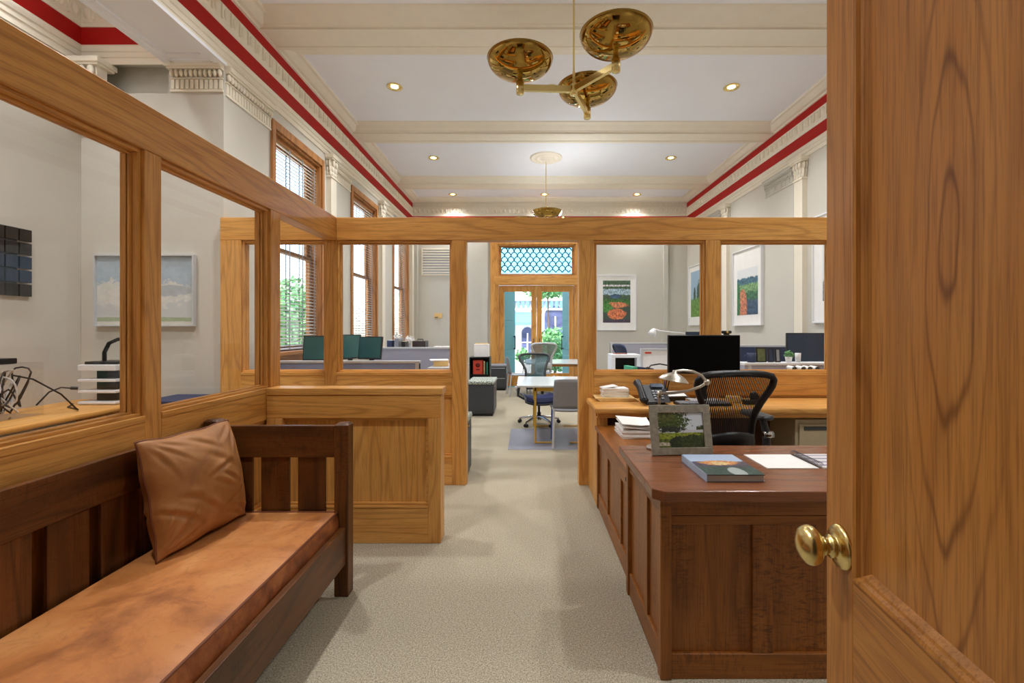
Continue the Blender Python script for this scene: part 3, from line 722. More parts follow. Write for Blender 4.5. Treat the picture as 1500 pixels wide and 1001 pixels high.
partition(True, t, XL + .001, XR - .001, [(-2.784, -2.593, 0), (-1.83, PX, 0), (-.671, -.541, 0), (.485, .622, 0), (1.641, 1.772, 0), (2.80, 2.93, 0), (3.87, 3.969, 0)],
          [(-2.593, -1.83), (PX, -.671), (.622, 1.641), (1.772, 2.80), (2.93, 3.87)], [(-2.593, -1.83), (PX, -.671), (.622, 1.641), (1.772, 2.80), (2.93, 3.87)])
t = thing('glazed_partition', 'golden oak glass partition on the left, behind the bench, screening the side office', 'partition', (PX, 2.1, 0))
partition(False, t, .102, PY - .001, [(.102, .20, 0), (.98, 1.08, 0), (2.06, 2.155, 0), (3.08, 3.20, 0)], [(.20, .98), (1.08, 2.06), (2.155, 3.08)], [(.20, .98), (1.08, 2.06), (2.155, 3.08)])
# low panelled wing wall behind the bench
t = thing('wing_wall', 'low golden oak panelled half wall just behind the end of the bench', 'low wall', (-1.14, 3.08, 0))
wx0, wx1, wy0, wy1 = PX + .001, -.563, 3.02, 3.15
m = MB(); m.box(wx0, wx1 + .012, wy0 - .006, wy1 + .006, .985, 1.031); m.box(wx0, wx1, wy0, wy1, .83, .985); m.build('top_rail', OAK['x'], t, bev=.004)
for (a, c) in ((wx0, wx0 + .11), (wx1 - .085, wx1)):
    m = MB(); m.box(a, c, wy0, wy1, 0, .83); m.build('stile', OAK['z'], t, bev=.004)
m = MB(); m.box(wx0 + .11, wx1 - .085, wy0 + .028, wy1 - .028, .22, .83); m.build('panel', OAK['z'], t)
m = MB(); m.box(wx0 + .11, wx1 - .085, wy0, wy1, 0, .235); m.box(wx0 + .11, wx1 - .085, wy0 - .004, wy1, .235, .25)
for y0, y1 in ((wy0 + .012, wy0 + .028),):
    m.box(wx0 + .11, wx1 - .085, y0, y1, .25, .268); m.box(wx1 - .10, wx1 - .085, y0, y1, .268, .83); m.box(wx0 + .11, wx1 - .10, y0, y1, .815, .83)
m.build('bottom_rail', OAK['x'], t, bev=.003)

# ------------------------------------------------------------------ bench, cushion, pillow
t = thing('bench', 'dark oak slatted settle with tan leather seat cushion along the left partition', 'bench', (-1.32, 1.45, 0))
BX0, BX1, BY0, BY1 = -1.712, -.942, .42, 2.49; PW = .075
for x in (BX0, BX1 - PW):
    for y in (BY0, BY1 - PW):
        m = MB(); zt = .92 if x > -1.5 else .94
        m.box(x, x + PW, y, y + PW, 0, zt - .01); m.add([(x, y, zt - .01), (x + PW, y, zt - .01), (x + PW, y + PW, zt - .01), (x, y + PW, zt - .01), (x + .012, y + .012, zt), (x + PW - .012, y + .012, zt), (x + PW - .012, y + PW - .012, zt), (x + .012, y + PW - .012, zt)], [(4, 5, 6, 7), (0, 1, 5, 4), (1, 2, 6, 5), (2, 3, 7, 6), (3, 0, 4, 7)])
        m.build('leg', DOAK['z'], t, bev=.004)
m = MB(); m.box(BX0 + .015, BX0 + .047, BY0 + PW, BY1 - PW, .735, .908); m.build('back_rail', DOAK['y'], t, bev=.004)
m = MB(); m.box(BX0 + .015, BX0 + .047, BY0 + PW, BY1 - PW, .20, .36); m.build('back_lower_rail', DOAK['y'], t, bev=.003)
y = 2.155
while y > .55:
    m = MB(); m.box(BX0 + .024, BX0 + .038, y - .155 + .0, y, .36, .735); m.build('back_slat', DOAK['z'], t, bev=.002); y -= .2035
m = MB(); m.box(BX0 + .024, BX0 + .038, 2.215, 2.37, .36, .735); m.build('back_slat', DOAK['z'], t, bev=.002)
for yy in (BY0, BY1 - PW):
    m = MB(); m.box(BX0 + PW, BX1 - PW, yy + .02, yy + .052, .735, .905); m.build('arm_rail', DOAK['x'], t, bev=.004)
    m = MB(); m.box(BX0 + PW, BX1 - PW, yy + .02, yy + .052, .20, .36); m.build('arm_lower_rail', DOAK['x'], t, bev=.003)
    for (a, c) in ((-1.605, -1.465), (-1.42, -1.268), (-1.223, -1.075)):
        m = MB(); m.box(a, c, yy + .029, yy + .043, .36, .735); m.build('arm_slat', DOAK['z'], t, bev=.002)
m = MB(); m.box(BX1 - .045, BX1 - .013, BY0 + PW, BY1 - PW, .175, .37); m.build('front_rail', DOAK['y'], t, bev=.004)
m = MB(); m.box(BX0 + .05, BX1 - .05, BY0 + PW, BY1 - PW, .30, .325); m.build('seat_board', DOAK['y'], t)
def pad(m, x0, x1, y0, y1, z0, z1, r=.03, n=26, puff=.01, wr=.004, mt=0, ms=0):
    """upholstered pad: a crowned top on bulging sides"""
    def ring(ins, z, k=10):
        P = []; rr = max(r - ins, .002) if ins < r else .002
        for cx, cy, a0 in ((x1 - r, y0 + r, -90), (x1 - r, y1 - r, 0), (x0 + r, y1 - r, 90), (x0 + r, y0 + r, 180)):
            for q in range(5):
                a = R(a0 + q * 22.5); P.append((cx + math.cos(a) * (r - ins), cy + math.sin(a) * (r - ins), z))
        return P
    h = z1 - z0; rows = []
    for q in range(9):
        a = q / 8; rows.append(ring(-.010 * math.sin(a * PI), z0 + h * a * .94))
    m.grid(rows, ms, True, True)
    P = []
    for i in range(n + 1):
        row = []
        for j in range(n + 1):
            u, v = i / n, j / n; e = min(u * (x1 - x0), (1 - u) * (x1 - x0), v * (y1 - y0), (1 - v) * (y1 - y0))
            z = z1 - h * .06 + min(1, e / .035) ** .5 * h * .06 + puff * math.sin(u * PI) * math.sin(v * PI)
            z += wr * math.sin(u * 9 + 3 * math.sin(v * 7)) * math.sin(v * 13 + 2 * u) * min(1, e / .06)
            row.append((x0 + u * (x1 - x0), y0 + v * (y1 - y0), z))
        P.append(row)
    m.grid(P, mt, True)
cx0, cx1, cy0, cy1 = -1.655, -.998, .50, 2.43
m = MB(); pad(m, cx0, cx1, cy0, cy1, .327, .452, n=40, puff=.012, wr=.0025, mt=0, ms=1); c = m.build('seat_cushion', [LEATHER, LEATHER3], t)
m = MB()
m.tube([(cx1 - .004, cy0, .446), (cx1 - .004, cy1 - .012, .446), (cx1 - .016, cy1 - .003, .446), (cx0, cy1 - .003, .446)], .0055, 8); m.build('piping', PIPING, c)

def pillow(m, c, U, V, Nn, hu, hv, T, seed=1, n=72, pinch=.05):
    rnd = random.Random(seed)
    c, U, V, Nn = Vector(c), Vector(U).normalized(), Vector(V).normalized(), Vector(Nn).normalized()
    folds = []
    for k in range(10):
        a = R(rnd.choice((-22, -30, 18, 35, -40, 8)) + rnd.uniform(-10, 10)); folds.append((rnd.uniform(-.8, .8), rnd.uniform(-.8, .75), math.cos(a), math.sin(a), rnd.uniform(.15, .45), rnd.uniform(.04, .09), rnd.uniform(.04, .09)))
    for (pu, pv, du, dv) in ((-1, -1, .7, .7), (1, -1, -.7, .7), (-1, 1, .7, -.7), (1, 1, -.7, -.7)):
        for q in (-.35, .1, .45):
            a = math.atan2(dv, du) + q; folds.append((pu + math.cos(a) * .4, pv + math.sin(a) * .4, math.cos(a), math.sin(a), .3, .05, .06))
    def XY(u, v):
        uu = u * (1 - pinch * (1 - v * v) * abs(u)); vv = v * (1 - pinch * (1 - u * u) * abs(v))
        return uu + .012 * math.sin(9 * v + 1) * abs(u) ** 3, vv + .012 * math.sin(8 * u + 2) * abs(v) ** 3
    edge = []
    for sgn in (1, -1):
        P = []
        for i in range(n + 1):
            row = []
            for j in range(n + 1):
                u, v = -1 + 2 * i / n, -1 + 2 * j / n
                uu, vv = XY(u, v)
                e = max(0, 1 - abs(u) ** 2.2) ** .5 * max(0, 1 - abs(v) ** 2.2) ** .5
                t_ = T * e * (1 + .05 * math.sin(2.5 * u + 3 * v))
                for (fu, fv, cu, cv, ln, wd, am) in folds:
                    al = (u - fu) * cu + (v - fv) * cv; ac = -(u - fu) * cv + (v - fv) * cu + .12 * al * al
                    g = math.exp(-(al / ln) ** 2)
                    t_ += T * am * g * (math.exp(-((ac - wd * 1.4) / wd) ** 2) * .7 - math.exp(-(ac / (wd * .7)) ** 2)) * min(1, e * 3)
                row.append(c + U * uu * hu + V * vv * hv + Nn * sgn * t_)
            P.append(row)
        if sgn < 0: P = P[::-1]
        m.grid(P, 0, True)
    for k in range(121):
        s_ = k / 120 * 4; q = int(s_) % 4; f = -1 + 2 * (s_ - int(s_))
        u, v = ((f, -1), (1, f), (-f, 1), (-1, -f))[q]
        uu, vv = XY(u, v); edge.append(c + U * uu * hu + V * vv * hv)
    return edge[:-1]
t = thing('pillow', 'square brown leather throw pillow leaning in the far corner of the bench', 'pillow', (-1.50, 2.12, .46))
m = MB(); U_ = (.10, 1, -.01); V_ = (-.20, .02, 1); N_ = Vector(U_).cross(Vector(V_))
ed = pillow(m, (-1.535, 2.125, .705), U_, V_, N_, .255, .25, .115, 4); m.build('cover', LEATHER2, t)
m = MB(); m.tube(ed, .0045, 6, closed=True); m.build('piping', PIPING, t)

# ------------------------------------------------------------------ reception desk (dark oak), return and counter
t = thing('desk', 'dark reddish oak panelled reception desk in the right foreground', 'desk', (1.38, 2.16, 0))
dx0, dx1, dy0, dy1, dz = .545, 2.26, 1.84, 2.475, .735
m = MB(); tp = [(.510 + .04, 1.80), (2.295, 1.80), (2.295, 2.515), (.515, 2.515), (.510, 1.84)]
m.prism(tp, dz, dz + .045); m.build('desktop', TOPW['x'], t, bev=.005)
for (x, y) in ((dx0, dy0), (dx1 - .045, dy0), (dx0, dy1 - .045), (dx1 - .045, dy1 - .045)):
    m = MB(); m.box(x, x + .045, y, y + .045, 0, dz); m.build('leg', DESK['z'], t, bev=.004)
m = MB(); m.box(dx0 + .045, dx1 - .045, dy0 + .008, dy0 + .035, .665, dz); m.box(dx0 + .045, dx1 - .045, dy0 + .012, dy0 + .035, .625, .662); m.box(dx0 + .045, dx1 - .045, dy0 + .008, dy0 + .035, .0, .102)
m.build('front_rail', DESK['x'], t, bev=.003)
st = [(.924, 1.007), (1.343, 1.426), (1.762, 1.845)]
for a, c in st:
    m = MB(); m.box(a, c, dy0 + .012, dy0 + .035, .102, .625); m.build('front_stile', DESK['z'], t, bev=.002)
xs = [dx0 + .045] + [v for s in st for v in s] + [dx1 - .045]
for i in range(0, len(xs), 2):
    m = MB(); m.box(xs[i], xs[i + 1], dy0 + .024, dy0 + .034, .102, .625); m.build('front_panel', DESK['z'], t)
for x, s in ((dx0, 1), (dx1, -1)):
    m = MB(); m.box(x + s * .008, x + s * .035, dy0 + .045, dy1 - .045, .66, dz); m.build('side_rail', DESK['y'], t, bev=.003)
    m = MB(); m.box(x + s * .008, x + s * .035, dy0 + .045, dy1 - .045, 0, .12); m.build('side_rail', DESK['y'], t, bev=.003)
    m = MB(); m.box(x + s * .008, x + s * .035, 2.075, 2.125, .12, .66); m.build('side_stile', DESK['z'], t, bev=.002)
    for a, c in ((dy0 + .045, 2.075), (2.125, dy1 - .045)):
        m = MB(); m.box(x + s * .02, x + s * .032, a, c, .12, .66); m.build('side_panel', DESK['z'], t)
m = MB(); m.box(dx0 + .04, dx0 + .5, dy0 + .045, dy1 - .02, .06, .72); m.build('pedestal', DESK['z'], t, bev=.003)
m = MB(); m.box(dx1 - .5, dx1 - .04, dy0 + .045, dy1 - .02, .06, .72); m.build('pedestal', DESK['z'], t, bev=.003)

t = thing('desk_return', 'low dark oak desk return between the reception desk and the oak counter', 'desk', (.82, 3.07, 0))
rx0, rx1, ry0, ry1 = .568, .915, 2.525, 3.655
m = MB(); m.box(rx0 - .012, rx1, ry0, ry1 + .005, .62, .65); m.build('return_top', DESK['y'], t, bev=.004)
for (x, y) in ((rx0, ry1 - .045), (rx0, ry0 + .002), (rx1 - .045, ry1 - .045), (rx1 - .045, ry0 + .002)):
    m = MB(); m.box(x, x + .045, y, y + .043, 0, .62); m.build('leg', DESK['z'], t, bev=.003)
m = MB(); m.box(rx0 + .008, rx0 + .035, ry0 + .045, ry1 - .045, .515, .62); m.build('side_rail', DESK['y'], t, bev=.003)
m = MB(); m.box(rx0 + .008, rx0 + .035, ry0 + .045, ry1 - .045, 0, .12); m.build('side_rail', DESK['y'], t, bev=.003)
ys_ = [ry0 + .045, 2.76, 2.795, 3.20, 3.235, ry1 - .045]
for i in (1, 3):
    m = MB(); m.box(rx0 + .008, rx0 + .035, ys_[i], ys_[i + 1], .12, .515); m.build('side_stile', DESK['z'], t, bev=.002)
for i in (0, 2, 4):
    m = MB(); m.box(rx0 + .02, rx0 + .032, ys_[i], ys_[i + 1], .12, .515); m.build('side_panel', DESK['z'], t)
m = MB(); m.box(rx0 + .04, rx1 - .05, ry1 - .035, ry1 - .01, .1, .62); m.build('end_panel', DESK['z'], t)
m = MB(); m.lathe([(.0001, -.004), (.012, -.004), (.012, .004), (.0001, .004)], (rx0 + .006, 2.60, .565), 12, M=Matrix.Rotation(R(90), 4, 'Y')); m.build('lock', BLACK, t)

t = thing('counter', 'golden oak work counter under the glass on the right of the doorway', 'counter', (2.2, 3.88, 0))
m = MB(); m.box(.549, 3.96, 3.592, PY - .008, .752, .80); m.build('worktop', OAK['x'], t, bev=.014)
m = MB(); m.box(.575, 3.9, 3.63, 3.66, .715, .752); m.build('apron', OAK['x'], t, bev=.003)
m = MB(); m.box(.57, .60, 3.70, PY - .008, 0, .752); m.box(.57, .66, 3.67, 3.70, 0, .715); m.build('end_panel', OAK['z'], t, bev=.003)
m = MB(); m.box(2.95, 2.98, 3.70, PY - .008, 0, .752); m.build('support_panel', OAK['z'], t, bev=.003)
m = MB(); m.box(.68, 3.9, 4.10, 4.125, .02, .752); m.build('modesty_panel', DOAK['z'], t)  # dark back board, also standing in for the deep shade under the counter
t = thing('file_cabinet', 'beige metal file cabinet under the right end of the oak counter', 'cabinet', (2.42, 3.9, 0))
m = MB(); m.box(2.19, 2.66, 3.70, 4.09, 0.02, .69); m.build('cabinet_body', BEIGE, t, bev=.006)
for z0, z1 in ((.05, .34), (.37, .655)):
    m = MB(); m.box(2.215, 2.635, 3.682, 3.70, z0, z1); d = m.build('drawer', BEIGE, t, bev=.006)
    m = MB(); m.box(2.25, 2.60, 3.676, 3.682, z1 - .05, z1 - .02); m.build('drawer_pull', DGREY, d, bev=.002)

# ------------------------------------------------------------------ the open panelled door in the right foreground
DW, DA = .92, math.atan2(.9897, .1435)
dr2 = bpy.data.objects.new('door_2', None); COL.objects.link(dr2); dr2.location = (.693 - DW * .1435, 1.05 - DW * .9897, 0.012); dr2.rotation_euler = (0, 0, DA); dr2['kind'] = 'structure'
dr2['label'] = 'varnished oak panelled door standing open in the right foreground, brass knob'
DT, DH = .044, 2.45; SW = .108      # local x along the door, local y towards the room it faces, z up
m = MB(); m.box(0, SW, -DT, 0, 0, DH); m.build('stile', DOORW['z'], dr2, local=True, bev=.003)
m = MB(); m.box(DW - SW, DW, -DT, 0, 0, DH); m.build('stile', DOORW['z'], dr2, local=True, bev=.003)
for z0, z1 in ((0, .22), (.66, .885), (DH - .12, DH)):
    m = MB(); m.box(SW, DW - SW, -DT, 0, z0, z1); m.build('rail', DOORW['x'], dr2, local=True, bev=.002)
for z0, z1 in ((.22, .66), (.885, DH - .12)):
    m = MB(); m.box(SW, DW - SW, -.034, -.016, z0, z1); m.build('panel', DPANEL, dr2, local=True)
    a, c = SW, DW - SW
    pr = [(0, -.002), (.004, .004), (.010, .006), (.017, .003), (.021, -.004), (.026, -.006), (.032, -.012), (.036, -.016)]
    m = MB(); cor = [(a, z0, 1, 1), (c, z0, -1, 1), (c, z1, -1, -1), (a, z1, 1, -1)]; rows = []
    for (x, z, sx, sz) in cor + cor[:1]: rows.append([(x + sx * d, h, z + sz * d) for d, h in pr])
    m.grid(rows[::-1], 0, False)
    m.build('panel_moulding', DOORW['z'], dr2, local=True)
M90 = Matrix.Rotation(R(-90), 4, 'X')   # local z of the turning -> +y (away from the face)
kx, kz = DW - .064, .937
m = MB(); m.lathe([(.0001, 0.0), (.047, 0.0), (.047, .004), (.042, .009), (.030, .011), (.022, .013), (.021, .018), (.024, .020), (.024, .024), (.017, .026), (.016, .032), (.019, .034), (.019, .037), (.014, .039), (.0135, .046)], (kx, 0, kz), 32, M=M90)
k = m.build('door_knob', BRASSS, dr2, local=True)
m = MB(); pr = [(.0135, .042)] + [(.0415 * math.sin(PI * (.12 + .88 * q / 16)) ** .9 if q < 16 else .0001, .064 - .025 * math.cos(PI * (.12 + .88 * q / 16))) for q in range(17)]
m.lathe(pr, (kx, 0, kz), 36, M=M90); m.build('knob_ball', BRASSS, k, local=True)
m = MB()
for z in (.2, 1.2, 2.2): m.tube([(-.004, .006, z), (-.004, .006, z + .1)], .007, 10)
m.build('hinge', BRASSS, dr2, local=True)
# ------------------------------------------------------------------ chairs
def back_outline(n=40, wt=.238, wb=.155, z0=.57, z1=1.155, lean=.16):
    """closed loop (x, y, z) of a mesh-chair back: wide rounded shoulders narrowing to the base"""
    H = z1 - z0; pts = []
    prof = [(0, .85), (.2, .95), (.45, .98), (.56, 1.03), (.68, 1.2), (.8, 1.43), (.87, 1.53), (.93, 1.53), (.97, 1.40), (.99, 1.08), (1.0, .55), (1.0, 0)]
    R_ = [(wb * w, z0 + H * h) for h, w in prof]
    def Y(z): q = (z - z0) / H; return -.20 + .03 * math.sin(q * PI) - lean * q ** 1.3 * .75
    right = [(0, Y(z0), z0)] + [(x, Y(z), z) for x, z in R_]
    left = [(-x, y, z) for x, y, z in right[1:-1]][::-1]
    return right + left, R_, Y
def task_chair(name, label, loc, rz, meshm, framem, seatm, basem, group=None, arms=True, az=0.0):
    t = thing(name, label, 'office chair', loc, rz, group)
    pts, prof, Y = back_outline()
    m = MB(); m.tube(pts, .021, 8, closed=True); bf = m.build('back_frame', framem, t, local=True)
    m = MB(); P = []
    for x, z in prof:
        P.append([(x * q, Y(z) - .035 * (1 - q * q) * (.3 + .7 * (z - .57) / .6), z) for q in [-1 + k / 5 for k in range(11)]])
    m.grid(P); m.build('back_mesh', meshm, t, local=True)
    m = MB(); P = []
    for i in range(7):
        z = .66 + i * .018
        P.append([(.145 * q, Y(z) - .035 - .05 * (1 - q * q) - .015 * math.sin(i / 6 * PI), z + .03 * (1 - q * q)) for q in [-1 + k / 6 for k in range(13)]])
    m.grid(P); m.build('lumbar_pad', framem, t, local=True, solid=.012)
    m = MB(); P = []
    for i in range(13):
        v = i / 12; y = -.21 + v * .46
        P.append([(.255 * q * (1 - .08 * (1 - v)), y, .455 + .03 * abs(q) ** 3 - .02 * (1 - q * q) - (max(0, v - .72) / .28) ** 2 * .07) for q in [-1 + k / 6 for k in range(13)]])
    m.grid(P); st_ = m.build('seat', seatm, t, local=True, solid=.022)
    m = MB(); rim = [p for p in P[0]] + [r[-1] for r in P[1:]] + [p for p in P[-1][::-1]][1:] + [r[0] for r in P[::-1]][1:-1]
    m.tube(rim, .016, 8, closed=True); m.build('seat_rim', framem, st_, local=True)
    m = MB(); m.obox((0, 0, .385), .2, .26, .06); m.tube([(0, -.1, .39), (0, -.2, .44), (0, Y(.62) - .03, .62)], [.03, .03, .022], 8); m.build('tilt_mechanism', framem, t, local=True, bev=.01)
    if arms:
        for s in (-1, 1):
            m = MB(); m.tube([(s * .19, -.10, .40), (s * .29, -.14, .46), (s * .285, -.15, .56 + az), (s * .265, -.14, .655 + az)], [.018, .02, .026, .02], 8); a = m.build('armrest', DGREY if framem is BLACK else framem, t, local=True)
            m = MB(); pad(m, s * .265 - .045, s * .265 + .045, -.20, .06, .655 + az, .685 + az, r=.04, n=8, puff=.004, wr=0); m.build('arm_pad', DGREY if framem is BLACK else framem, a, local=True)
            m = MB(); m.lathe([(.0001, -.028), (.022, -.028), (.022, .028), (.0001, .028)], (s * .285, -.17, .56 + az), 14, M=Matrix.Rotation(R(90), 4, 'Y')); m.build('adjuster_knob', CHROME, a, local=True)
    m = MB(); m.tube([(0, 0, .09), (0, 0, .2)], .03, 12); m.tube([(0, 0, .2), (0, 0, .37)], .018, 12); m.build('gas_column', BLACK, t, local=True)
    for k in range(5):
        a = R(90 + 72 * k + 20); c_, s_ = math.cos(a), math.sin(a)
        m = MB(); m.tube([(.02 * c_, .02 * s_, .125), (.16 * c_, .16 * s_, .115), (.31 * c_, .31 * s_, .078)], [.026, .022, .016], 8); l = m.build('base_spoke', basem, t, local=True)
        m = MB()
        for o_ in (-.016, .016): m.lathe([(.0001, -.011), (.026, -.011), (.029, 0), (.026, .011), (.0001, .011)], (.31 * c_ - s_ * o_, .31 * s_ + c_ * o_, .0305), 14, M=Matrix.Rotation(a + PI / 2, 4, 'Z') @ Matrix.Rotation(R(90), 4, 'Y'))
        m.tube([(.31 * c_, .31 * s_, .03), (.31 * c_, .31 * s_, .08)], .008, 6); m.build('caster', BLACK, l, local=True)
    return t
task_chair('office_chair', 'black mesh office chair between the reception desk and the oak counter', (1.25, 3.05, 0), R(4), CMESH, BLACK, BLACK, DGREY, az=.19)
task_chair('office_chair', 'mesh back chair with navy seat at the far end of the white table', (.20, 6.84, 0), R(193), CMESHT, DGREY, NAVY, CHROME).scale = (1, 1, .9)
task_chair('office_chair', 'pale grey mesh office chair seen behind the navy seated one', (.33, 9.0, 0), R(4), CMESHG, LGREY, MGREY, CHROME, arms=False)
task_chair('office_chair', 'dark blue office chair at the workstation below the framed garden picture', (1.92, 8.0, 0), R(-78), DBLUE, DBLUE, NAVY, DGREY)

def side_chair(label, loc, rz, legm2=MGREY, grp=None):
    t = thing('side_chair', label, 'chair', loc, rz, grp)
    m = MB(); P = []
    for i in range(9):
        q = i / 8; z = .47 + q * .36; y = -.21 - .07 * q; hw = .225 - .012 * q ** 3
        P.append([(hw * s, y - .035 * (1 - s * s) + .0, z - (.012 * abs(s) ** 6 if i == 8 else 0)) for s in [-1 + k / 6 for k in range(13)]])
    m.grid(P); m.build('backrest', MGREY, t, local=True, solid=.012)
    m = MB(); P = []
    for i in range(9):
        q = i / 8; y = -.21 + q * .43
        P.append([(.225 * s, y, .445 - .012 * (1 - s * s) - .025 * max(0, q - .75) * 4 * .3) for s in [-1 + k / 6 for k in range(13)]])
    m.grid(P); m.build('seat', MGREY, t, local=True, solid=.018)
    for sx in (-1, 1):
        m = MB(); m.tube([(sx * .215, -.215, .47), (sx * .222, -.235, .25), (sx * .23, -.255, 0)], .0135, 8); m.build('leg', LGREY, t, local=True)
        m = MB(); m.tube([(sx * .19, .17, .43), (sx * .20, .2, 0)], [.022, .014], 8); m.build('leg', legm2, t, local=True)
        m = MB(); m.tube([(sx * .215, -.215, .46), (sx * .21, .18, .43)], .011, 8); m.build('side_rail', LGREY, t, local=True)
    return t
side_chair('grey moulded side chair with blue front legs drawn up to the white table', (.545, 5.68, .004), R(2), BLUEP, 'grey side chairs')
side_chair('grey moulded side chair turned sideways at the far table left end', (-.13, 9.9, 0), R(-80), MGREY, 'grey side chairs')

# ------------------------------------------------------------------ tables beyond the doorway
def table(label, x0, x1, y0, y1, leg, ap):
    t = thing('table', label, 'table', ((x0 + x1) / 2, (y0 + y1) / 2, 0))
    m = MB(); m.box(x0, x1, y0, y1, .705, .73); m.build('tabletop', TABT, t, bev=.005)
    m = MB(); m.box(x0 + .22, x1 - .22, y0 + .05, y0 + .07, .655, .705); m.box(x0 + .22, x1 - .22, y1 - .07, y1 - .05, .655, .705); m.box(x0 + .22, x0 + .24, y0 + .05, y1 - .05, .655, .705); m.box(x1 - .24, x1 - .22, y0 + .05, y1 - .05, .655, .705); m.build('apron', ap, t)
    for (x, y) in ((x0 + .23, y0 + .06), (x1 - .23, y0 + .06), (x0 + .23, y1 - .06), (x1 - .23, y1 - .06)):
        m = MB(); m.tube([(x, y, .655), (x, y, .012)], .013, 8); m.tube([(x, y, .016), (x + (.22 if x < (x0 + x1) / 2 else -.22), y, .016)], .009, 8); m.build('leg', leg, t)
    return t
TABT = plain('pale_laminate', rgb(216, 222, 222), 0.18, noise=.02)
table('long white topped meeting table with yellow frame beyond the doorway', -.11, 1.0, 5.60, 6.70, YELLOW, YELLOW)
t2 = table('second pale meeting table further back, nearer the glazed entrance', .0, 1.45, 9.35, 10.6, WINW['z'], WINW['x'])
t = thing('chair_mat', 'clear vinyl chair mat under the white table on the carpet', 'mat', (.5, 5.95, 0))
m = MB(); m.box(-.21, 1.1, 5.37, 6.50, .0005, .004); m.build('sheet', MATM, t)

# ------------------------------------------------------------------ storage beyond the doorway
def pedestal(label, x0, x1, y0, y1, h, cushion, drawers=0):
    t = thing('pedestal_cabinet', label, 'cabinet', ((x0 + x1) / 2, (y0 + y1) / 2, 0), 0, 'grey pedestal cabinets')
    m = MB(); m.box(x0, x1, y0, y1, .04, h); m.build('cabinet_body', DGREY, t, bev=.005)
    m = MB(); m.box(x0 + .02, x1 - .02, y0 + .02, y1 - .02, 0, .04); m.build('plinth', BLACK, t)
    if cushion: m = MB(); pad(m, x0 - .005, x1 + .005, y0 - .005, y1 + .005, h, h + .055, r=.03, n=10, wr=0); m.build('seat_cushion', TERR, t)
    else: m = MB(); m.box(x0 - .01, x1 + .01, y0 - .01, y1 + .01, h, h + .035); m.build('cabinet_top', MGREY, t, bev=.004)
    for i in range(drawers):
        z0 = .07 + i * (h - .08) / drawers; m = MB(); m.box(x0 + .012, x1 - .012, y0 - .016, y0, z0, z0 + (h - .08) / drawers - .014); d = m.build('drawer', DGREY, t, bev=.004)
        m = MB(); m.box(x0 + .03, x1 - .03, y0 - .02, y0 - .016, z0 + (h - .08) / drawers - .03, z0 + (h - .08) / drawers - .018); m.build('drawer_pull', LGREY, d)
    m = MB(); m.tube([(x1 + .0, y0 + .03, h - .03), (x1 + .018, y0 + .03, h - .03)], .016, 10); m.build('lock', CHROME, t)
pedestal('grey pedestal cabinet with speckled cushion top in the passage on the left', -.94, -.52, 7.45, 8.15, .52, True)
pedestal('grey pedestal cabinet with pale cushion half hidden behind the left doorway post', -1.0, -.552, 4.30, 4.63, .535, True)
pedestal('grey two drawer cabinet against the far wall beside the glazed entrance', -.86, -.45, 10.6, 11.12, .555, False, 2)
t = thing('bookcase', 'small black open shelf unit left of the glazed entrance', 'shelf unit', (-.9, 9.1, 0))
for x in (-1.10, -.72):
    m = MB(); m.box(x, x + .02, 8.9, 9.25, 0, .88); m.build('side_panel', BLACK, t)
for z in (.06, .52, .86):
    m = MB(); m.box(-1.08, -.72, 8.9, 9.25, z, z + .02); m.build('shelf', BLACK, t)
m = MB(); m.box(-1.08, -.72, 9.235, 9.25, .08, .86); m.build('back_panel', BLACK, t)
t = thing('document_box', 'white box file of papers standing on the black shelf unit', 'box file', (-.87, 9.1, .88))
m = MB(); m.box(-1.02, -.73, 9.0, 9.2, .881, 1.13); m.build('box_body', WHITE, t, bev=.004)
m = MB(); m.box(-1.0, -.75, 9.03, 9.17, 1.13, 1.145); m.build('papers', MANILA, t)
t = thing('red_card_box', 'red carton with dark round emblem on the black shelf unit', 'carton', (-.95, 9.0, .54))
m = MB(); m.box(-1.035, -.845, 8.95, 9.12, .541, .82); m.build('carton_body', REDBOX, t, bev=.003)
m = MB(); m.lathe([(.0001, 0), (.045, 0), (.045, .002), (.0001, .002)], (-.94, 8.949, .72), 18, M=Matrix.Rotation(R(90), 4, 'X')); m.box(-.975, -.905, 8.947, 8.949, .62, .65); m.build('emblem', plain('dark_red_ink', rgb(110, 24, 20), .6), t)
for i, (c, lb) in enumerate(((MANILA, 'manila folder upright beside the red carton'), (GREENB, 'green folder upright at the right of the black shelf unit'), (DBLUE, 'dark blue folder between the manila and green ones on the shelf unit'))):
    m = MB(); x = -.825 + (0, .058, .03)[i]; m.box(x, x + .02, 8.95, 9.15, .541, .80 - .02 * i); tag(m.build('folder', c, None, bev=.002), lb, 'folder', 'folders in the black shelf unit')

# ------------------------------------------------------------------ workstations behind the left glass
def cubicle(label, x0, x1, y, h, fab, ends=(), cap=LGREY, depth=.06, grp='cubicle screens'):
    t = thing('cubicle_screen', label, 'office screen', ((x0 + x1) / 2, y, 0), 0, grp)
    m = MB(); m.box(x0, x1, y, y + depth, .06, h - .025); m.build('fabric_panel', fab, t)
    m = MB(); m.box(x0 - .005, x1 + .005, y - .006, y + depth + .006, h - .025, h); m.build('cap_rail', cap, t, bev=.003)
    for e in ends:
        m = MB(); m.box(e - .02, e + .02, y - .008, y + depth + .008, 0, h - .025); m.build('end_post', LGREY, t, bev=.003)
    m = MB(); m.box(x0, x1, y + .01, y + depth - .01, 0, .06); m.build('base_rail', DGREY, t)
    return t
cubicle('low blue grey cubicle screen right behind the left glass panes', -2.70, -1.10, 4.70, 1.096, PANELB, (-1.12,))
cubicle('pale grey cubicle screen behind the green backed monitors', -2.2, -.86, 6.5, 1.167, PANELF, (-.88,))
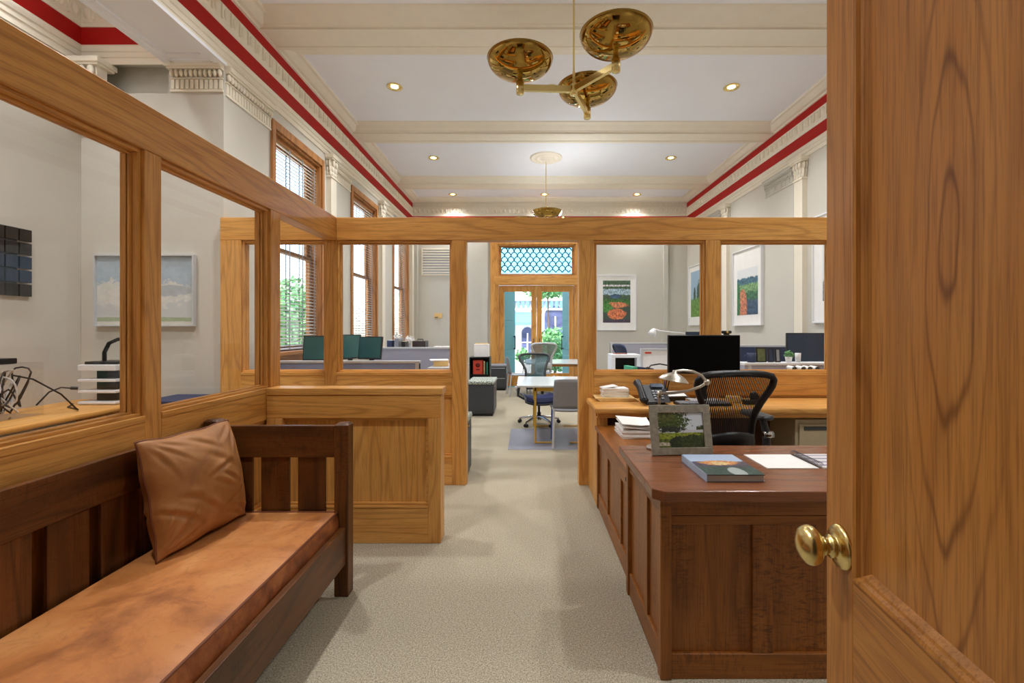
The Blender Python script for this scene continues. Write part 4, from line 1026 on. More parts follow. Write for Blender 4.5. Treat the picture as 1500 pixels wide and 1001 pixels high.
def desk_simple(label, x0, x1, y0, y1, h, top, grp='workstation desks'):
    t = thing('office_desk', label, 'desk', ((x0 + x1) / 2, (y0 + y1) / 2, 0), 0, grp)
    m = MB(); m.box(x0, x1, y0, y1, h - .03, h); m.build('desktop', top, t, bev=.004)
    for (x, y) in ((x0 + .05, y0 + .05), (x1 - .05, y0 + .05), (x0 + .05, y1 - .05), (x1 - .05, y1 - .05)):
        m = MB(); m.box(x - .025, x + .025, y - .025, y + .025, 0, h - .03); m.build('leg', MGREY, t)
desk_simple('grey workstation desk below the left wall window, behind the low screen', -2.66, -1.2, 4.80, 5.75, .74, LGREY)
def monitor(label, c, rz, w, h, zb, base_z, scr, backm=BLACK, grp='computer monitors', chin=None, tilt=0):
    t = thing('monitor', label, 'monitor', (c[0], c[1], base_z), rz, grp)
    zc = zb - base_z; m = MB(); m.obox((0, 0, zc + h / 2), w, .03, h, 0, tilt); m.build('housing', backm, t, local=True, bev=.004)
    m = MB(); m.obox((0, -.0162, zc + h / 2 + .004), w - .022, .003, h - .03, 0, tilt); m.build('screen', scr, t, local=True)
    m = MB(); m.box(-.03, .03, .012, .035, .008, zc + h * .5); m.build('stand_neck', chin or BLACK, t, local=True, bev=.004)
    m = MB(); m.prism([(-.12, -.09), (.12, -.09), (.10, .09), (-.10, .09)], 0.0005, .012); m.build('stand_foot', chin or BLACK, t, local=True, bev=.003)
    return t
monitor('dark monitor behind the corner post, in front of the near window', (-2.33, 5.25), R(8), .44, .29, 1.06, .741, SCREENG, tilt=R(-9))
monitor('green tinted monitor turned almost edge on, left of the wider green one', (-2.14, 5.60), R(66), .34, .30, 1.06, .741, SCREENG, tilt=R(-9))
monitor('wider green tinted monitor just right of the edge-on one', (-1.88, 5.52), R(-14), .31, .275, 1.06, .741, SCREENG, tilt=R(-9))
for lb, x, y, z, sx, sy, sz, mt, cat, nm in (
    ('cream letter box at the right end of the low blue screen', -.97, 4.75, 0, .2, .18, 1.07, MANILA, 'box', 'letter_box'),):
    pass
t = thing('console_table', 'grey side table behind the low screen holding cream letters', 'table', (-.9, 5.15, 0))
m = MB(); m.box(-1.06, -.68, 4.9, 5.5, .985, 1.01); m.build('tabletop', LGREY, t, bev=.003)
m = MB(); m.box(-1.03, -.71, 4.94, 5.46, 0, .985); m.build('cabinet_body', PANELF, t)
t = thing('letter_tray', 'cream letter stack on the side table behind the left glass', 'papers', (-.95, 5.2, 1.01))
m = MB(); m.obox((-.955, 5.15, 1.042), .16, .22, .06, R(8)); m.build('letters', MANILA, t, bev=.003)
m = MB(); m.obox((-.975, 5.13, 1.078), .20, .2, .01, R(16)); m.build('top_letter', WHITE, t)
m = MB(); m.obox((-.76, 5.08, 1.015), .14, .2, .008, R(-10)); tag(m.build('papers', WHITE), 'flat white papers right of the cream letters behind the left glass', 'papers')
desk_simple('grey workstation desk behind the pale screen near the far left corner', -2.62, -1.2, 8.2, 9.2, .95, LGREY)
for i, (x, z1, w, mt, lb, nm, cat) in enumerate((
    (-2.50, 1.22, .09, DBLUE, 'dark blue binder standing left on the far desk by the third window', 'binder', 'binder'),
    (-2.37, 1.26, .08, MGREY, 'grey binder beside the dark blue one on the far desk', 'binder', 'binder'),
    (-2.25, 1.20, .07, BLACK, 'black binder third in the row on the far desk', 'binder', 'binder'),
    (-1.96, 1.21, .24, plain('dark_brown_case', rgb(52, 42, 40), .5, noise=.1), 'dark brown document case on the far desk under the wall vent', 'document_case', 'case'))):
    t = thing(nm, lb, cat, (x, 8.5, .95), 0, 'binders on the far desk' if nm == 'binder' else None)
    m = MB(); m.box(x - w / 2, x + w / 2, 8.35, 8.62, .951, z1); m.build('cover', mt, t, bev=.006)
    m = MB(); m.box(x - w / 2 + .012, x + w / 2 - .012, 8.36, 8.61, z1, z1 + .004) if nm == 'binder' else m.tube([(x - .05, 8.48, z1), (x - .05, 8.48, z1 + .03), (x + .05, 8.48, z1 + .03), (x + .05, 8.48, z1)], .008, 6); m.build('pages' if nm == 'binder' else 'carry_handle', WHITE if nm == 'binder' else BLACK, t)
for i in range(3):
    m = MB(); x = -1.70 + i * .15; m.box(x, x + .135, 8.4, 8.6, .951, 1.11); tag(m.build('white_carton', WHITE, None, bev=.004), ('leftmost', 'middle', 'rightmost')[i] + ' of three small white cartons on the far desk right of the brown case', 'carton', 'white cartons on the far desk')
for i in range(2):
    t = thing('flower_vase', ('vase of white flowers standing left', 'lower vase of white flowers standing right')[i] + ' on the far desk by the third window', 'vase', (-2.46 + i * .24, 8.75, .95), 0, 'flower vases')
    x = -2.46 + i * .24; m = MB(); m.lathe([(.0001, 0), (.03, 0), (.045, .08), (.03, .18), (.024, .2)], (x, 8.75, .951), 16); m.build('vase', LGREY, t)
    m = MB(); leafy(m, (x, 8.75, 1.27 - i * .04), .085, 90, .026); m.build('blossoms', WHITE, t)
t = thing('wall_vent', 'white louvred air vent high on the far wall left of the entrance', 'vent', (-2.17, YF, 2.78))
m = MB(); m.box(-2.53, -1.82, YF - .012, YF - .001, 2.78, 3.38); m.build('backing', LGREY, t)
m = MB(); m.box(-2.56, -1.79, YF - .03, YF - .001, 2.75, 2.78); m.box(-2.56, -1.79, YF - .03, YF - .001, 3.38, 3.41); m.box(-2.56, -2.53, YF - .03, YF - .001, 2.78, 3.38); m.box(-1.82, -1.79, YF - .03, YF - .001, 2.78, 3.38); m.build('frame', TRIM, t, bev=.003)
for i in range(9):
    m = MB(); m.obox((-2.175, YF - .024, 2.82 + i * .065), .70, .03, .006, 0, R(35)); m.build('slat', TRIM, t)
t = thing('thermostat', 'small cream thermostat on the far wall below the vent', 'thermostat', (-2.1, YF, 1.75))
m = MB(); m.box(-2.25, -2.05, YF - .03, YF - .001, 1.70, 1.82); m.build('case', MANILA, t, bev=.005)
m = MB(); m.box(-2.22, -2.15, YF - .034, YF - .03, 1.71, 1.73); m.build('slider', DGREY, t)

# ------------------------------------------------------------------ workstations behind the right glass
cubicle('pale grey cubicle screen against the far wall below the framed garden picture', 1.75, 3.5, 9.4, 1.15, PANELF, (1.77,))
cubicle('blue grey cubicle screen behind the framed photos on the right', 2.78, 3.90, 6.0, 1.215, DBLUE)
cubicle('white capped cubicle screen right behind the right glass pane', 2.31, 3.90, 4.80, 1.067, PANELF, (2.36,), WPLAS, .22)
desk_simple('grey workstation desk on the right holding the blue grey monitor', 2.4, 3.85, 5.06, 5.85, .76, LGREY)
monitor('blue grey monitor standing on the right hand workstation desk', (3.36, 5.40), R(-6), .52, .35, 1.03, .761, SCREENB, BLACK)
desk_simple('grey workstation desk behind the black monitor, holding the white lamp', 1.25, 2.7, 6.2, 7.2, .76, LGREY)
desk_simple('grey workstation desk just behind the glass right of the doorway', .72, 2.15, 4.6, 5.3, .76, LGREY)
t = thing('printer', 'white office printer with dark paper slot behind the right glass', 'printer', (1.48, 7.0, .76))
m = MB(); m.box(1.28, 1.70, 6.75, 7.1, .761, .80); m.box(1.28, 1.33, 6.75, 7.1, .80, 1.0); m.box(1.65, 1.70, 6.75, 7.1, .80, 1.0); m.box(1.28, 1.70, 6.75, 7.1, 1.0, 1.05); m.build('printer_body', WPLAS, t, bev=.006)
m = MB(); m.box(1.33, 1.65, 6.9, 7.05, .80, 1.0); m.build('slot_shade', SCREEN, t)  # black block painted in for the shade inside the opening
m = MB(); m.obox((1.43, 6.9, 1.056), .18, .12, .012, R(10)); m.build('control_panel', plain('printer_buttons', rgb(150, 90, 70), .5, noise=.3), t)
t = thing('desk_screen', 'white framed desk screen with red printed heading beside the black monitor', 'framed notice', (1.86, 6.5, .76))
m = MB(); m.box(1.66, 2.05, 6.49, 6.51, .80, 1.13); m.build('notice_sheet', WHITE, t)
m = MB(); m.box(1.64, 1.67, 6.48, 6.52, .761, 1.15); m.box(2.04, 2.07, 6.48, 6.52, .761, 1.15); m.box(1.67, 2.04, 6.48, 6.52, 1.125, 1.15); m.box(1.67, 2.04, 6.48, 6.52, .78, .80); m.build('frame', LGREY, t, bev=.003)
m = MB(); m.box(1.70, 1.79, 6.486, 6.49, 1.075, 1.10); m.build('heading', REDBOX, t)
m = MB(); m.obox((1.14, 4.95, .892), .05, .24, .26, R(12)); tag(m.build('box_file', GREENB, None, bev=.003), 'green box file standing on the desk behind the right glass', 'box file')
t = thing('ring_binder', 'dark blue ring binder leaning behind the green box file', 'binder', (1.3, 5.1, .76))
m = MB(); m.obox((1.29, 5.0, .885), .20, .05, .24, R(-4), 0, R(6)); m.build('cover', DBLUE, t, bev=.004)
m = MB(); m.obox((1.29, 4.972, .885), .10, .004, .05, R(-4), 0, R(6)); m.build('spine_label', WHITE, t)
t = thing('task_lamp', 'white swing arm task lamp in front of the far wall, above the screens', 'desk lamp', (2.35, 6.7, .76))
m = MB(); m.lathe([(.0001, 0), (.09, 0), (.09, .015), (.02, .03), (.0001, .03)], (2.35, 6.7, .761), 20); m.build('base', WPLAS, t)
m = MB(); m.tube([(2.35, 6.7, .78), (2.38, 6.7, 1.36), (1.93, 6.65, 1.405)], .008, 8); m.build('arm', WPLAS, t)
m = MB(); m.lathe([(.015, .05), (.03, .04), (.05, 0), (.062, -.05), (.058, -.05), (.046, 0), (.02, .03)], (1.86, 6.65, 1.385), 18, M=Matrix.Rotation(R(28), 4, 'Y')); m.tube([(1.87, 6.65, 1.43), (1.94, 6.65, 1.405)], .012, 8); m.build('lamp_shade', WPLAS, t)
monitor('far dark monitor just showing over the top of the black monitor', (2.36, 6.35), 0, .26, .22, 1.17, .761, SCREENB)
# small items on the white capped screen
zc = 1.067
t = thing('mug', 'blue mug on the white capped screen at the right', 'mug', (2.41, 4.9, zc))
m = MB(); m.lathe([(.0001, 0), (.042, 0), (.046, .1), (.041, .1), (.037, .012), (.0001, .012)], (2.43, 4.9, zc + .0005), 20); m.build('cup', DBLUE, t)
m = MB(); m.tube([(2.385, 4.9, zc + .08), (2.355, 4.9, zc + .075), (2.35, 4.9, zc + .04), (2.388, 4.9, zc + .025)], .006, 6); m.build('handle', DBLUE, t)
for x, z, w, mt, lb in ((2.54, .16, .11, plain('olive_print', rgb(90, 100, 60), .5, noise=.4, nscale=30), 'dark framed photo with olive print on the white capped screen'), (2.645, .155, .06, DBLUE, 'narrow dark blue frame in the middle of the frames on the white cap'), (2.72, .15, .06, MGREY, 'narrow grey frame right of the dark blue frame on the white cap')):
    t = thing('photo_frame', lb, 'photo frame', (x, 4.92, zc), 0, 'small frames on the screen cap')
    m = MB(); m.obox((x, 4.92, zc + z / 2), w, .014, z, 0, R(-6)); m.build('frame', BLACK, t, bev=.002)
    m = MB(); m.obox((x, 4.911, zc + z / 2), w - .03, .006, z - .03, 0, R(-6)); m.build('print', mt, t)
t = thing('potted_plant', 'small plant in a white pot among the frames on the white cap', 'plant', (2.83, 4.9, zc))
m = MB(); m.lathe([(.0001, 0), (.028, 0), (.036, .06), (.03, .06), (.0001, .05)], (2.83, 4.9, zc + .0005), 16); m.build('pot', WPLAS, t)
m = MB(); leafy(m, (2.83, 4.9, zc + .085), .045, 70, .02); m.build('leaves', LEAF, t)
m = MB(); m.lathe([(.0001, 0), (.025, 0), (.03, .1), (.026, .1), (.022, .008), (.0001, .008)], (2.93, 4.9, zc + .0005), 16); tag(m.build('paper_cup', WPLAS), 'white paper cup right of the small plant on the white cap', 'cup')
for i in range(4):
    x = 2.50 + (.0, .085, .145, .215)[i]; m = MB(); r_ = .022; z = ZS + .0235 + (.036 if i in (1,) else 0)
    m.tube([(x, PY + .085, ZS + .024), (x + .03, PY + .235, ZS + .024)], r_, 14, cap=False); m.tube([(x + .0005, PY + .088, ZS + .024), (x + .0295, PY + .232, ZS + .024)], r_ * .62, 10, m=1)  # dark grey core stands in for the shade inside each hollow roll
    tag(m.build('paper_roll', [WHITE, DGREY]), ('leftmost', 'second from left', 'third from left', 'rightmost')[i] + ' of the rolled papers on the oak sill behind the right pane', 'paper roll', 'rolled papers on the sill')
t = thing('headset', 'black headset lying on the oak sill behind the lamp shade', 'headset', (1.25, PY + .1, ZS))
m = MB(); m.tube([(1.14, PY + .10, ZS + .02), (1.17, PY + .11, ZS + .055), (1.25, PY + .10, ZS + .07), (1.33, PY + .10, ZS + .055), (1.36, PY + .09, ZS + .02)], .007, 8); m.build('headband', BLACK, t)
for x in (1.14, 1.36):
    m = MB(); m.ball((x, PY + .10, ZS + .022), .026, .02, .022, 12, 8); m.build('ear_pad', BLACK, t)

# ------------------------------------------------------------------ pictures
def framed(name, label, cat, o, ux, w, h, mat_w, pic, frame=WPLAS, loc_n=(0, -1, 0), fw=.018, prop=(.14, .14, .14, .14), grp=None, dep=.035):
    """o: lower-left corner seen from the front, ux: direction to the right seen from the front, loc_n: facing"""
    O, U, Nn, Z = Vector(o), Vector(ux), Vector(loc_n), Vector((0, 0, 1))
    t = thing(name, label, cat, tuple(O + U * w / 2), 0, grp)
    def blk(u0, u1, z0, z1, d0, d1):
        c = [O + U * u + Nn * d + Z * z for d in (d0, d1) for (u, z) in ((u0, z0), (u1, z0), (u1, z1), (u0, z1))]
        m_ = MB(); m_.add(c, [(3, 2, 1, 0), (4, 5, 6, 7), (0, 1, 5, 4), (1, 2, 6, 5), (2, 3, 7, 6), (3, 0, 4, 7)]); return m_
    m = MB()
    for q in (blk(0, w, 0, fw, .001, dep), blk(0, w, h - fw, h, .001, dep), blk(0, fw, fw, h - fw, .001, dep), blk(w - fw, w, fw, h - fw, .001, dep)): m.add(q.v, q.f)
    m.build('frame', frame, t, weld=False)
    m = blk(fw, w - fw, fw, h - fw, .001, dep * .45); m.build('mount', WHITE, t)
    l, r_, bt, tp_ = prop; m = MB(); d = dep * .45 + .002
    P = [O + U * (w * l) + Nn * d + Z * (h * bt), O + U * (w * (1 - r_)) + Nn * d + Z * (h * bt), O + U * (w * (1 - r_)) + Nn * d + Z * (h * (1 - tp_)), O + U * (w * l) + Nn * d + Z * (h * (1 - tp_))]
    m.quad(*P); m.build('print', pic, t)
    return t
P1 = picture('garden_print', rgb(60, 80, 70), [('band', rgb(70, 96, 70), .6, 1.1, .3), ('band', rgb(205, 205, 205), .86, .9, .02), ('band', rgb(160, 185, 200), .66, .80, .1), ('blob', rgb(60, 90, 120), .45, .62, .2, .06, .3), ('band', rgb(60, 110, 50), .42, .56, .2), ('blob', rgb(205, 130, 90), .5, .42, .4, .07, .5), ('blob', rgb(70, 130, 60), .15, .35, .22, .12, .5), ('blob', rgb(214, 120, 80), .5, .2, .34, .13, .3), ('band', rgb(70, 60, 80), -.1, .07, .06)])
framed('framed_picture', 'white framed garden print with terracotta path on the far wall right of the entrance', 'picture', (1.765, YF, 1.40), (1, 0, 0), .95, 1.36, 0, P1, prop=(.14, .15, .14, .10), grp='framed garden prints')
P2 = picture('cypress_print', rgb(150, 180, 205), [('blob', rgb(50, 80, 60), .95, .45, .3, .4, .5), ('blob', rgb(52, 84, 66), .7, .42, .16, .32, .5), ('blob', rgb(40, 66, 60), .35, .45, .1, .2, .5), ('band', rgb(96, 140, 60), -.1, .4, .3)])
framed('framed_picture', 'white framed cypress print on the right wall close to the far corner', 'picture', (XR, 11.02, 1.52), (0, -1, 0), .95, 1.40, 0, P2, loc_n=(-1, 0, 0), prop=(.14, .14, .14, .10), grp='framed garden prints')
P3 = picture('garden_path_print', rgb(225, 228, 230), [('band', rgb(70, 110, 130), .62, .80, .2), ('band', rgb(120, 160, 110), .46, .66, .15), ('band', rgb(60, 110, 80), .3, .5, .2), ('band', rgb(58, 84, 110), -.1, .32, .15), ('blob', rgb(196, 124, 96), .28, .15, .22, .42, .1), ('blob', rgb(60, 120, 80), .03, .3, .13, .45, .4)])
framed('framed_picture', 'white framed print of an earth path and hedges, middle one on the right wall', 'picture', (XR, 8.64, 1.49), (0, -1, 0), 1.05, 1.38, 0, P3, loc_n=(-1, 0, 0), prop=(.14, .14, .14, .26), grp='framed garden prints', dep=.05)
P4 = picture('grey_print', rgb(216, 220, 224), [('blob', rgb(110, 116, 130), .7, .8, .5, .2, .5), ('band', rgb(140, 140, 146), -.1, .3, .3), ('blob', rgb(120, 130, 110), .6, .55, .5, .12, .4)])
framed('framed_picture', 'white framed greyish print on the right wall, cut off by the open door edge', 'picture', (XR, 6.26, 1.51), (0, -1, 0), 1.0, 1.45, 0, P4, loc_n=(-1, 0, 0), prop=(.2, .14, .2, .2), grp='framed garden prints')
P5 = picture('cloud_painting', rgb(196, 200, 200), [('blob', rgb(170, 186, 198), .5, .8, .8, .35, .8), ('blob', rgb(212, 212, 206), .4, .45, .6, .2, .9), ('blob', rgb(176, 182, 186), .7, .5, .3, .08, .6), ('band', rgb(160, 172, 140), .05, .11, .03), ('band', rgb(206, 202, 190), -.1, .05, .02)], con=.12)
framed('landscape_painting', 'pale cloud landscape painting hung in the side office behind the left glass', 'painting', (-3.948, YA, 1.45), (1, 0, 0), .913, .656, 0, P5, frame=LGREY, fw=.012, prop=(.016, .016, .02, .02), dep=.045)

# ------------------------------------------------------------------ side office items
t = thing('side_counter', 'light oak worktop running along the side office wall', 'counter', (-3.72, 2.2, 0))
m = MB(); m.box(XA + .001, -3.36, .2, YA - .001, .74, .78); m.build('worktop', OAK['y'], t, bev=.014)
for y in (.25, 2.2, 4.15):
    m = MB(); m.box(XA + .001, -3.42, y, y + .03, 0, .74); m.build('support_panel', OAK['z'], t)
t = thing('wall_rack', 'black wall rack of square pockets in the side office at the left edge', 'rack', (XA, 3.4, 1.69))
m = MB(); m.box(XA + .001, XA + .012, 2.85, 3.66, 1.69, 2.24); m.build('backing_board', SCREENB, t)
for r_ in range(5):
    for q in range(9):
        m = MB(); y = 3.665 - q * .10; z = 1.69 + r_ * .112; m.box(XA + .012, XA + .03, y, y + .09, z, z + .098); m.build('pocket', SCREENB if r_ in (1, 2) else BLACK, t, bev=.003)
t = thing('letter_tray_tower', 'stack of white letter trays with black top on the side office worktop', 'letter trays', (-3.6, 4.0, .78))
for i in range(4):
    z = .785 + i * .095; m = MB(); m.box(-3.80, -3.48, 3.86, 4.16, z, z + (.022 if i < 3 else .05)); m.build('tray', WPLAS, t, bev=.004)
    if i < 3: m = MB(); m.box(-3.72, -3.54, 3.95, 4.14, z + .022, z + .095); m.build('divider', BLACK, t)
m = MB(); m.box(-3.78, -3.5, 3.9, 4.14, 1.12, 1.145); m.build('top_tray', BLACK, t, bev=.004)
m = MB(); m.tube([(-3.70, 4.0, 1.145), (-3.70, 4.0, 1.22), (-3.66, 4.0, 1.30), (-3.58, 4.0, 1.335), (-3.52, 4.0, 1.335)], .016, 10); m.build('handle', BLACK, t)
t = thing('acrylic_organiser', 'clear acrylic organiser box full of wires on the side office worktop', 'organiser', (-3.9, 3.2, .78))
m = MB(); x0, x1, y0, y1, z0, z1 = -4.00, -3.62, 2.95, 3.42, .781, 1.17
m.box(x0, x1, y0, y1, z0, z0 + .006); m.box(x0, x1, y0, y0 + .006, z0, z1); m.box(x0, x1, y1 - .006, y1, z0, z1); m.box(x0, x0 + .006, y0, y1, z0, z1); m.box(x1 - .006, x1, y0, y1, z0, z1); m.box(x0, x1, y0, y1, z1, z1 + .006)
m.build('clear_case', ACRYL, t)
for k in range(16):
    rnd = random.Random(k + 3); m = MB(); p = [(rnd.uniform(x0 + .16, x1 - .05), rnd.uniform(y0 + .16, y1 - .05), .80 + .03 * rnd.random())]
    for q in range(7): p.append((min(max(p[-1][0] + rnd.uniform(-.14, .14), x0 + .04), x1 - .04), min(max(p[-1][1] + rnd.uniform(-.14, .14), y0 + .04), y1 - .04), rnd.uniform(.81, 1.13)))
    pts = []
    for i in range(len(p) - 1):
        for s_ in range(4):
            a = s_ / 4; pm = [p[max(i - 1, 0)], p[i], p[i + 1], p[min(i + 2, len(p) - 1)]]
            pts.append(tuple(.5 * (2 * pm[1][d] + (pm[2][d] - pm[0][d]) * a + (2 * pm[0][d] - 5 * pm[1][d] + 4 * pm[2][d] - pm[3][d]) * a * a + (3 * pm[1][d] - pm[0][d] - 3 * pm[2][d] + pm[3][d]) * a ** 3) for d in range(3)))
    m.tube(pts, .006, 6); m.build('wire', BLACK if k % 5 in (0, 2) else WPLAS, t)
t = thing('modem', 'flat black modem on top of the clear organiser box', 'modem', (-3.85, 3.2, 1.176))
m = MB(); m.box(-3.94, -3.66, 3.05, 3.28, 1.1765, 1.215); m.build('case', BLACK, t, bev=.005)
m = MB(); m.box(-3.9, -3.7, 3.047, 3.05, 1.185, 1.195); m.build('light_strip', BLUEP, t)
m = MB(); m.tube([(-3.612, 3.2, 1.10), (-3.57, 3.3, 1.06), (-3.52, 3.45, .93), (-3.50, 3.55, .80), (-3.56, 3.62, .786), (-3.74, 3.72, .786), (-3.86, 3.88, .786)], .006, 8); tag(m.build('power_cable', BLACK), 'black cable trailing across the worktop toward the letter trays', 'cable')
m = MB(); m.tube([(-3.612, 3.36, .86), (-3.58, 3.42, .95), (-3.53, 3.46, .98), (-3.5, 3.5, .97)], .006, 8); m.tube([(-3.5, 3.5, .97), (-3.47, 3.53, .965)], .012, 8); tag(m.build('connector_cable', BLACK), 'short black cable with a plug sticking out of the organiser', 'cable')
t = thing('blue_cabinet', 'dark blue cabinet seen low behind the left glass, below the painting', 'cabinet', (-3.0, 3.93, 0))
m = MB(); m.box(-3.18, -2.80, 3.74, 4.16, 0, .83); m.build('cabinet_body', DBLUE, t, bev=.005)
m = MB(); m.box(-3.17, -2.81, 3.725, 3.74, .05, .79); m.build('cabinet_door', DBLUE, t, bev=.003)

# ------------------------------------------------------------------ things on the counter
ZT = .80
t = thing('monitor', 'large black monitor with webcam on the oak counter behind the mesh chair', 'monitor', (1.543, 3.96, ZT), 0, 'computer monitors')
m = MB(); m.obox((1.543, 3.95, 1.205), .622, .035, .335); m.build('housing', BLACK, t, bev=.005)
m = MB(); m.box(1.241, 1.845, 3.929, 3.9325, 1.055, 1.364); m.build('screen', SCREEN, t)
m = MB(); m.box(1.51, 1.58, 3.965, 3.985, .81, 1.2); m.build('stand_neck', BLACK, t, bev=.004)
m = MB(); m.box(1.42, 1.68, 3.88, 4.05, ZT + .0005, .812); m.build('stand_foot', LGREY, t, bev=.004)
t = thing('webcam', 'small webcam perched on top of the large black monitor', 'webcam', (1.73, 3.95, 1.373))
m = MB(); m.obox((1.74, 3.945, 1.398), .085, .03, .026); m.build('camera_body', BLACK, t, bev=.01)
m = MB(); m.lathe([(.0001, 0), (.010, 0), (.010, .006), (.0001, .006)], (1.74, 3.93, 1.398), 12, M=Matrix.Rotation(R(90), 4, 'X')); m.build('lens', BRASSS, t)
m = MB(); m.box(1.72, 1.76, 3.935, 3.965, 1.3735, 1.387); m.build('clip', BLACK, t)
t = thing('telephone', 'black desk telephone with handset at the left end of the oak counter', 'telephone', (1.06, 3.82, ZT))
m = MB(); v = [(.985, 3.73), (1.19, 3.73), (1.19, 3.93), (.985, 3.93)]
zz = [.825, .825, .945, .945]
m.add([(x, y, ZT + .02) for x, y in v] + [(x, y, z) for (x, y), z in zip(v, zz)], [(3, 2, 1, 0), (4, 5, 6, 7), (0, 1, 5, 4), (1, 2, 6, 5), (2, 3, 7, 6), (3, 0, 4, 7)]); m.box(1.02, 1.16, 3.78, 3.9, ZT + .0005, ZT + .02); m.build('phone_body', BLACK, t, bev=.006)
sl = math.atan2(.12, .20)
m = MB(); m.obox((1.12, 3.90, .944 - .004), .10, .05, .006, 0, sl); m.build('display', SCREENB, t)
for r_ in range(4):
    for q in range(3):
        m = MB(); y = 3.765 + r_ * .027; m.obox((1.075 + q * .03, y, .826 + (y - 3.73) * .6 + .004), .02, .016, .008, 0, sl); m.build('key', MGREY, t)
m = MB(); m.tube([(.965, 3.715, .845), (.96, 3.75, .885), (.957, 3.82, .935), (.955, 3.90, .965)], [.034, .028, .028, .034], 10)
m.ball((.968, 3.715, .842), .036, .03, .026, 12, 8); m.ball((.957, 3.90, .958), .036, .03, .026, 12, 8); m.build('handset', BLACK, t)
m = MB(); p = []
for k in range(120):
    a = k / 119; p.append((.965 + .09 * a + .008 * math.cos(a * 120), 3.70 - .03 * math.sin(a * PI) + .0, ZT + .012 + .008 * math.sin(a * 120) + .02 * (1 - a) ** 4))
m.tube(p, .003, 5); m.build('coiled_cord', BLACK, t)
t = thing('folder_stack', 'manila folders lying under the white papers at the counter end', 'folders', (.79, 4.02, ZT))
for i in range(3):
    m = MB(); m.obox((.80 - .012 * i, 4.02, ZT + .006 + i * .0095), .34, .22, .009, R(2 - 2 * i)); m.build('folder', MANILA, t)
t = thing('note_pile', 'short pile of white papers on the manila folders', 'papers', (.78, 4.02, ZT + .03))
m = MB()
for i in range(9): m.obox((.785 + random.uniform(-.006, .006), 4.03, ZT + .0345 + i * .0085), .225, .15, .0085, R(random.uniform(-3, 3)))
m.build('sheets', WHITE, t)
m = MB(); m.obox((.74, 4.04, ZT + .118), .12, .12, .002, R(12), 0, R(-8)); m.build('top_slip', WHITE, t)
t = thing('pen_cup', 'black pen cup with pens and a yellow marker beside the telephone', 'pen holder', (1.27, 4.03, ZT))
m = MB(); m.lathe([(.0001, 0), (.036, 0), (.038, .095), (.034, .095), (.032, .006), (.0001, .006)], (1.235, 4.07, ZT + .0005), 18); m.build('cup', BLACK, t)
for i, (c, a, d) in enumerate(((YELLOW, -.02, .0), (BLACK, .02, .01), (BLUEP, .0, -.015), (BLACK, .03, -.01))):
    m = MB(); m.tube([(1.235 + a * .3, 4.07 + d, ZT + .01), (1.235 + a * 1.5, 4.07 + d * 1.5, ZT + .165)], .005 if i else .008, 8); m.build('pen', c, t)
t = thing('paper_tray', 'black mesh paper tray behind the keyboard on the oak counter', 'tray', (1.28, 3.98, ZT))
m = MB(); m.obox((1.30, 3.96, ZT + .055), .19, .12, .008, R(8), R(18)); m.build('tray', BLACK, t)
m = MB(); m.obox((1.30, 3.97, ZT + .027), .15, .09, .05, R(8)); m.build('stand', BLACK, t)
m = MB(); m.obox((1.30, 3.955, ZT + .063), .16, .1, .004, R(8), R(18)); m.build('sheet', WHITE, t)
t = thing('keyboard', 'black keyboard on the oak counter behind the mesh chair', 'keyboard', (1.5, 3.76, ZT))
m = MB(); m.obox((1.45, 3.74, ZT + .011), .43, .15, .02, R(3)); m.build('key_tray', BLACK, t, bev=.004)
m = MB()
for r_ in range(5):
    for q in range(15): m.obox((1.45 + (q - 7) * .0275, 3.74 + (r_ - 2) * .0275 + (q - 7) * .0014, ZT + .024), .021, .021, .007, R(3))
m.build('keys', MGREY, t)
t = thing('tape_dispenser', 'black tape dispenser on the counter seen through the chair back', 'tape dispenser', (1.83, 3.78, ZT))
m = MB(); m.box(1.80, 1.94, 3.74, 3.80, ZT + .0005, ZT + .04); m.build('body', BLACK, t, bev=.008)
m = MB(); m.lathe([(.014, -.01), (.036, -.01), (.036, .01), (.014, .01)], (1.89, 3.77, ZT + .068), 20, M=Matrix.Rotation(R(90), 4, 'X')); m.build('tape_roll', BLACK, t)
m = MB(); m.obox((1.76, 3.86, ZT + .03), .12, .06, .058, R(-6)); tag(m.build('wooden_block', MANILA, None, bev=.012), 'tan card holder left of the black tape dispenser on the counter', 'card holder')
t = thing('paper_stack', 'thick untidy stack of white papers on the low desk return', 'papers', (.80, 3.32, .65))
m = MB()
for i in range(6): m.obox((.79 + random.uniform(-.008, .008), 3.34 + random.uniform(-.008, .008), .6555 + i * .0095), .215, .28, .0095, R(random.uniform(-2, 2)))
m.build('lower_sheets', WHITE, t)
m = MB()
for i in range(5): m.obox((.79 + random.uniform(-.012, .012), 3.33, .716 + i * .009), .20, .26, .004, R(random.uniform(-14, 14)), R(random.uniform(-4, 4)), R(random.uniform(-6, 6)))
m.build('loose_sheets', WHITE, t)

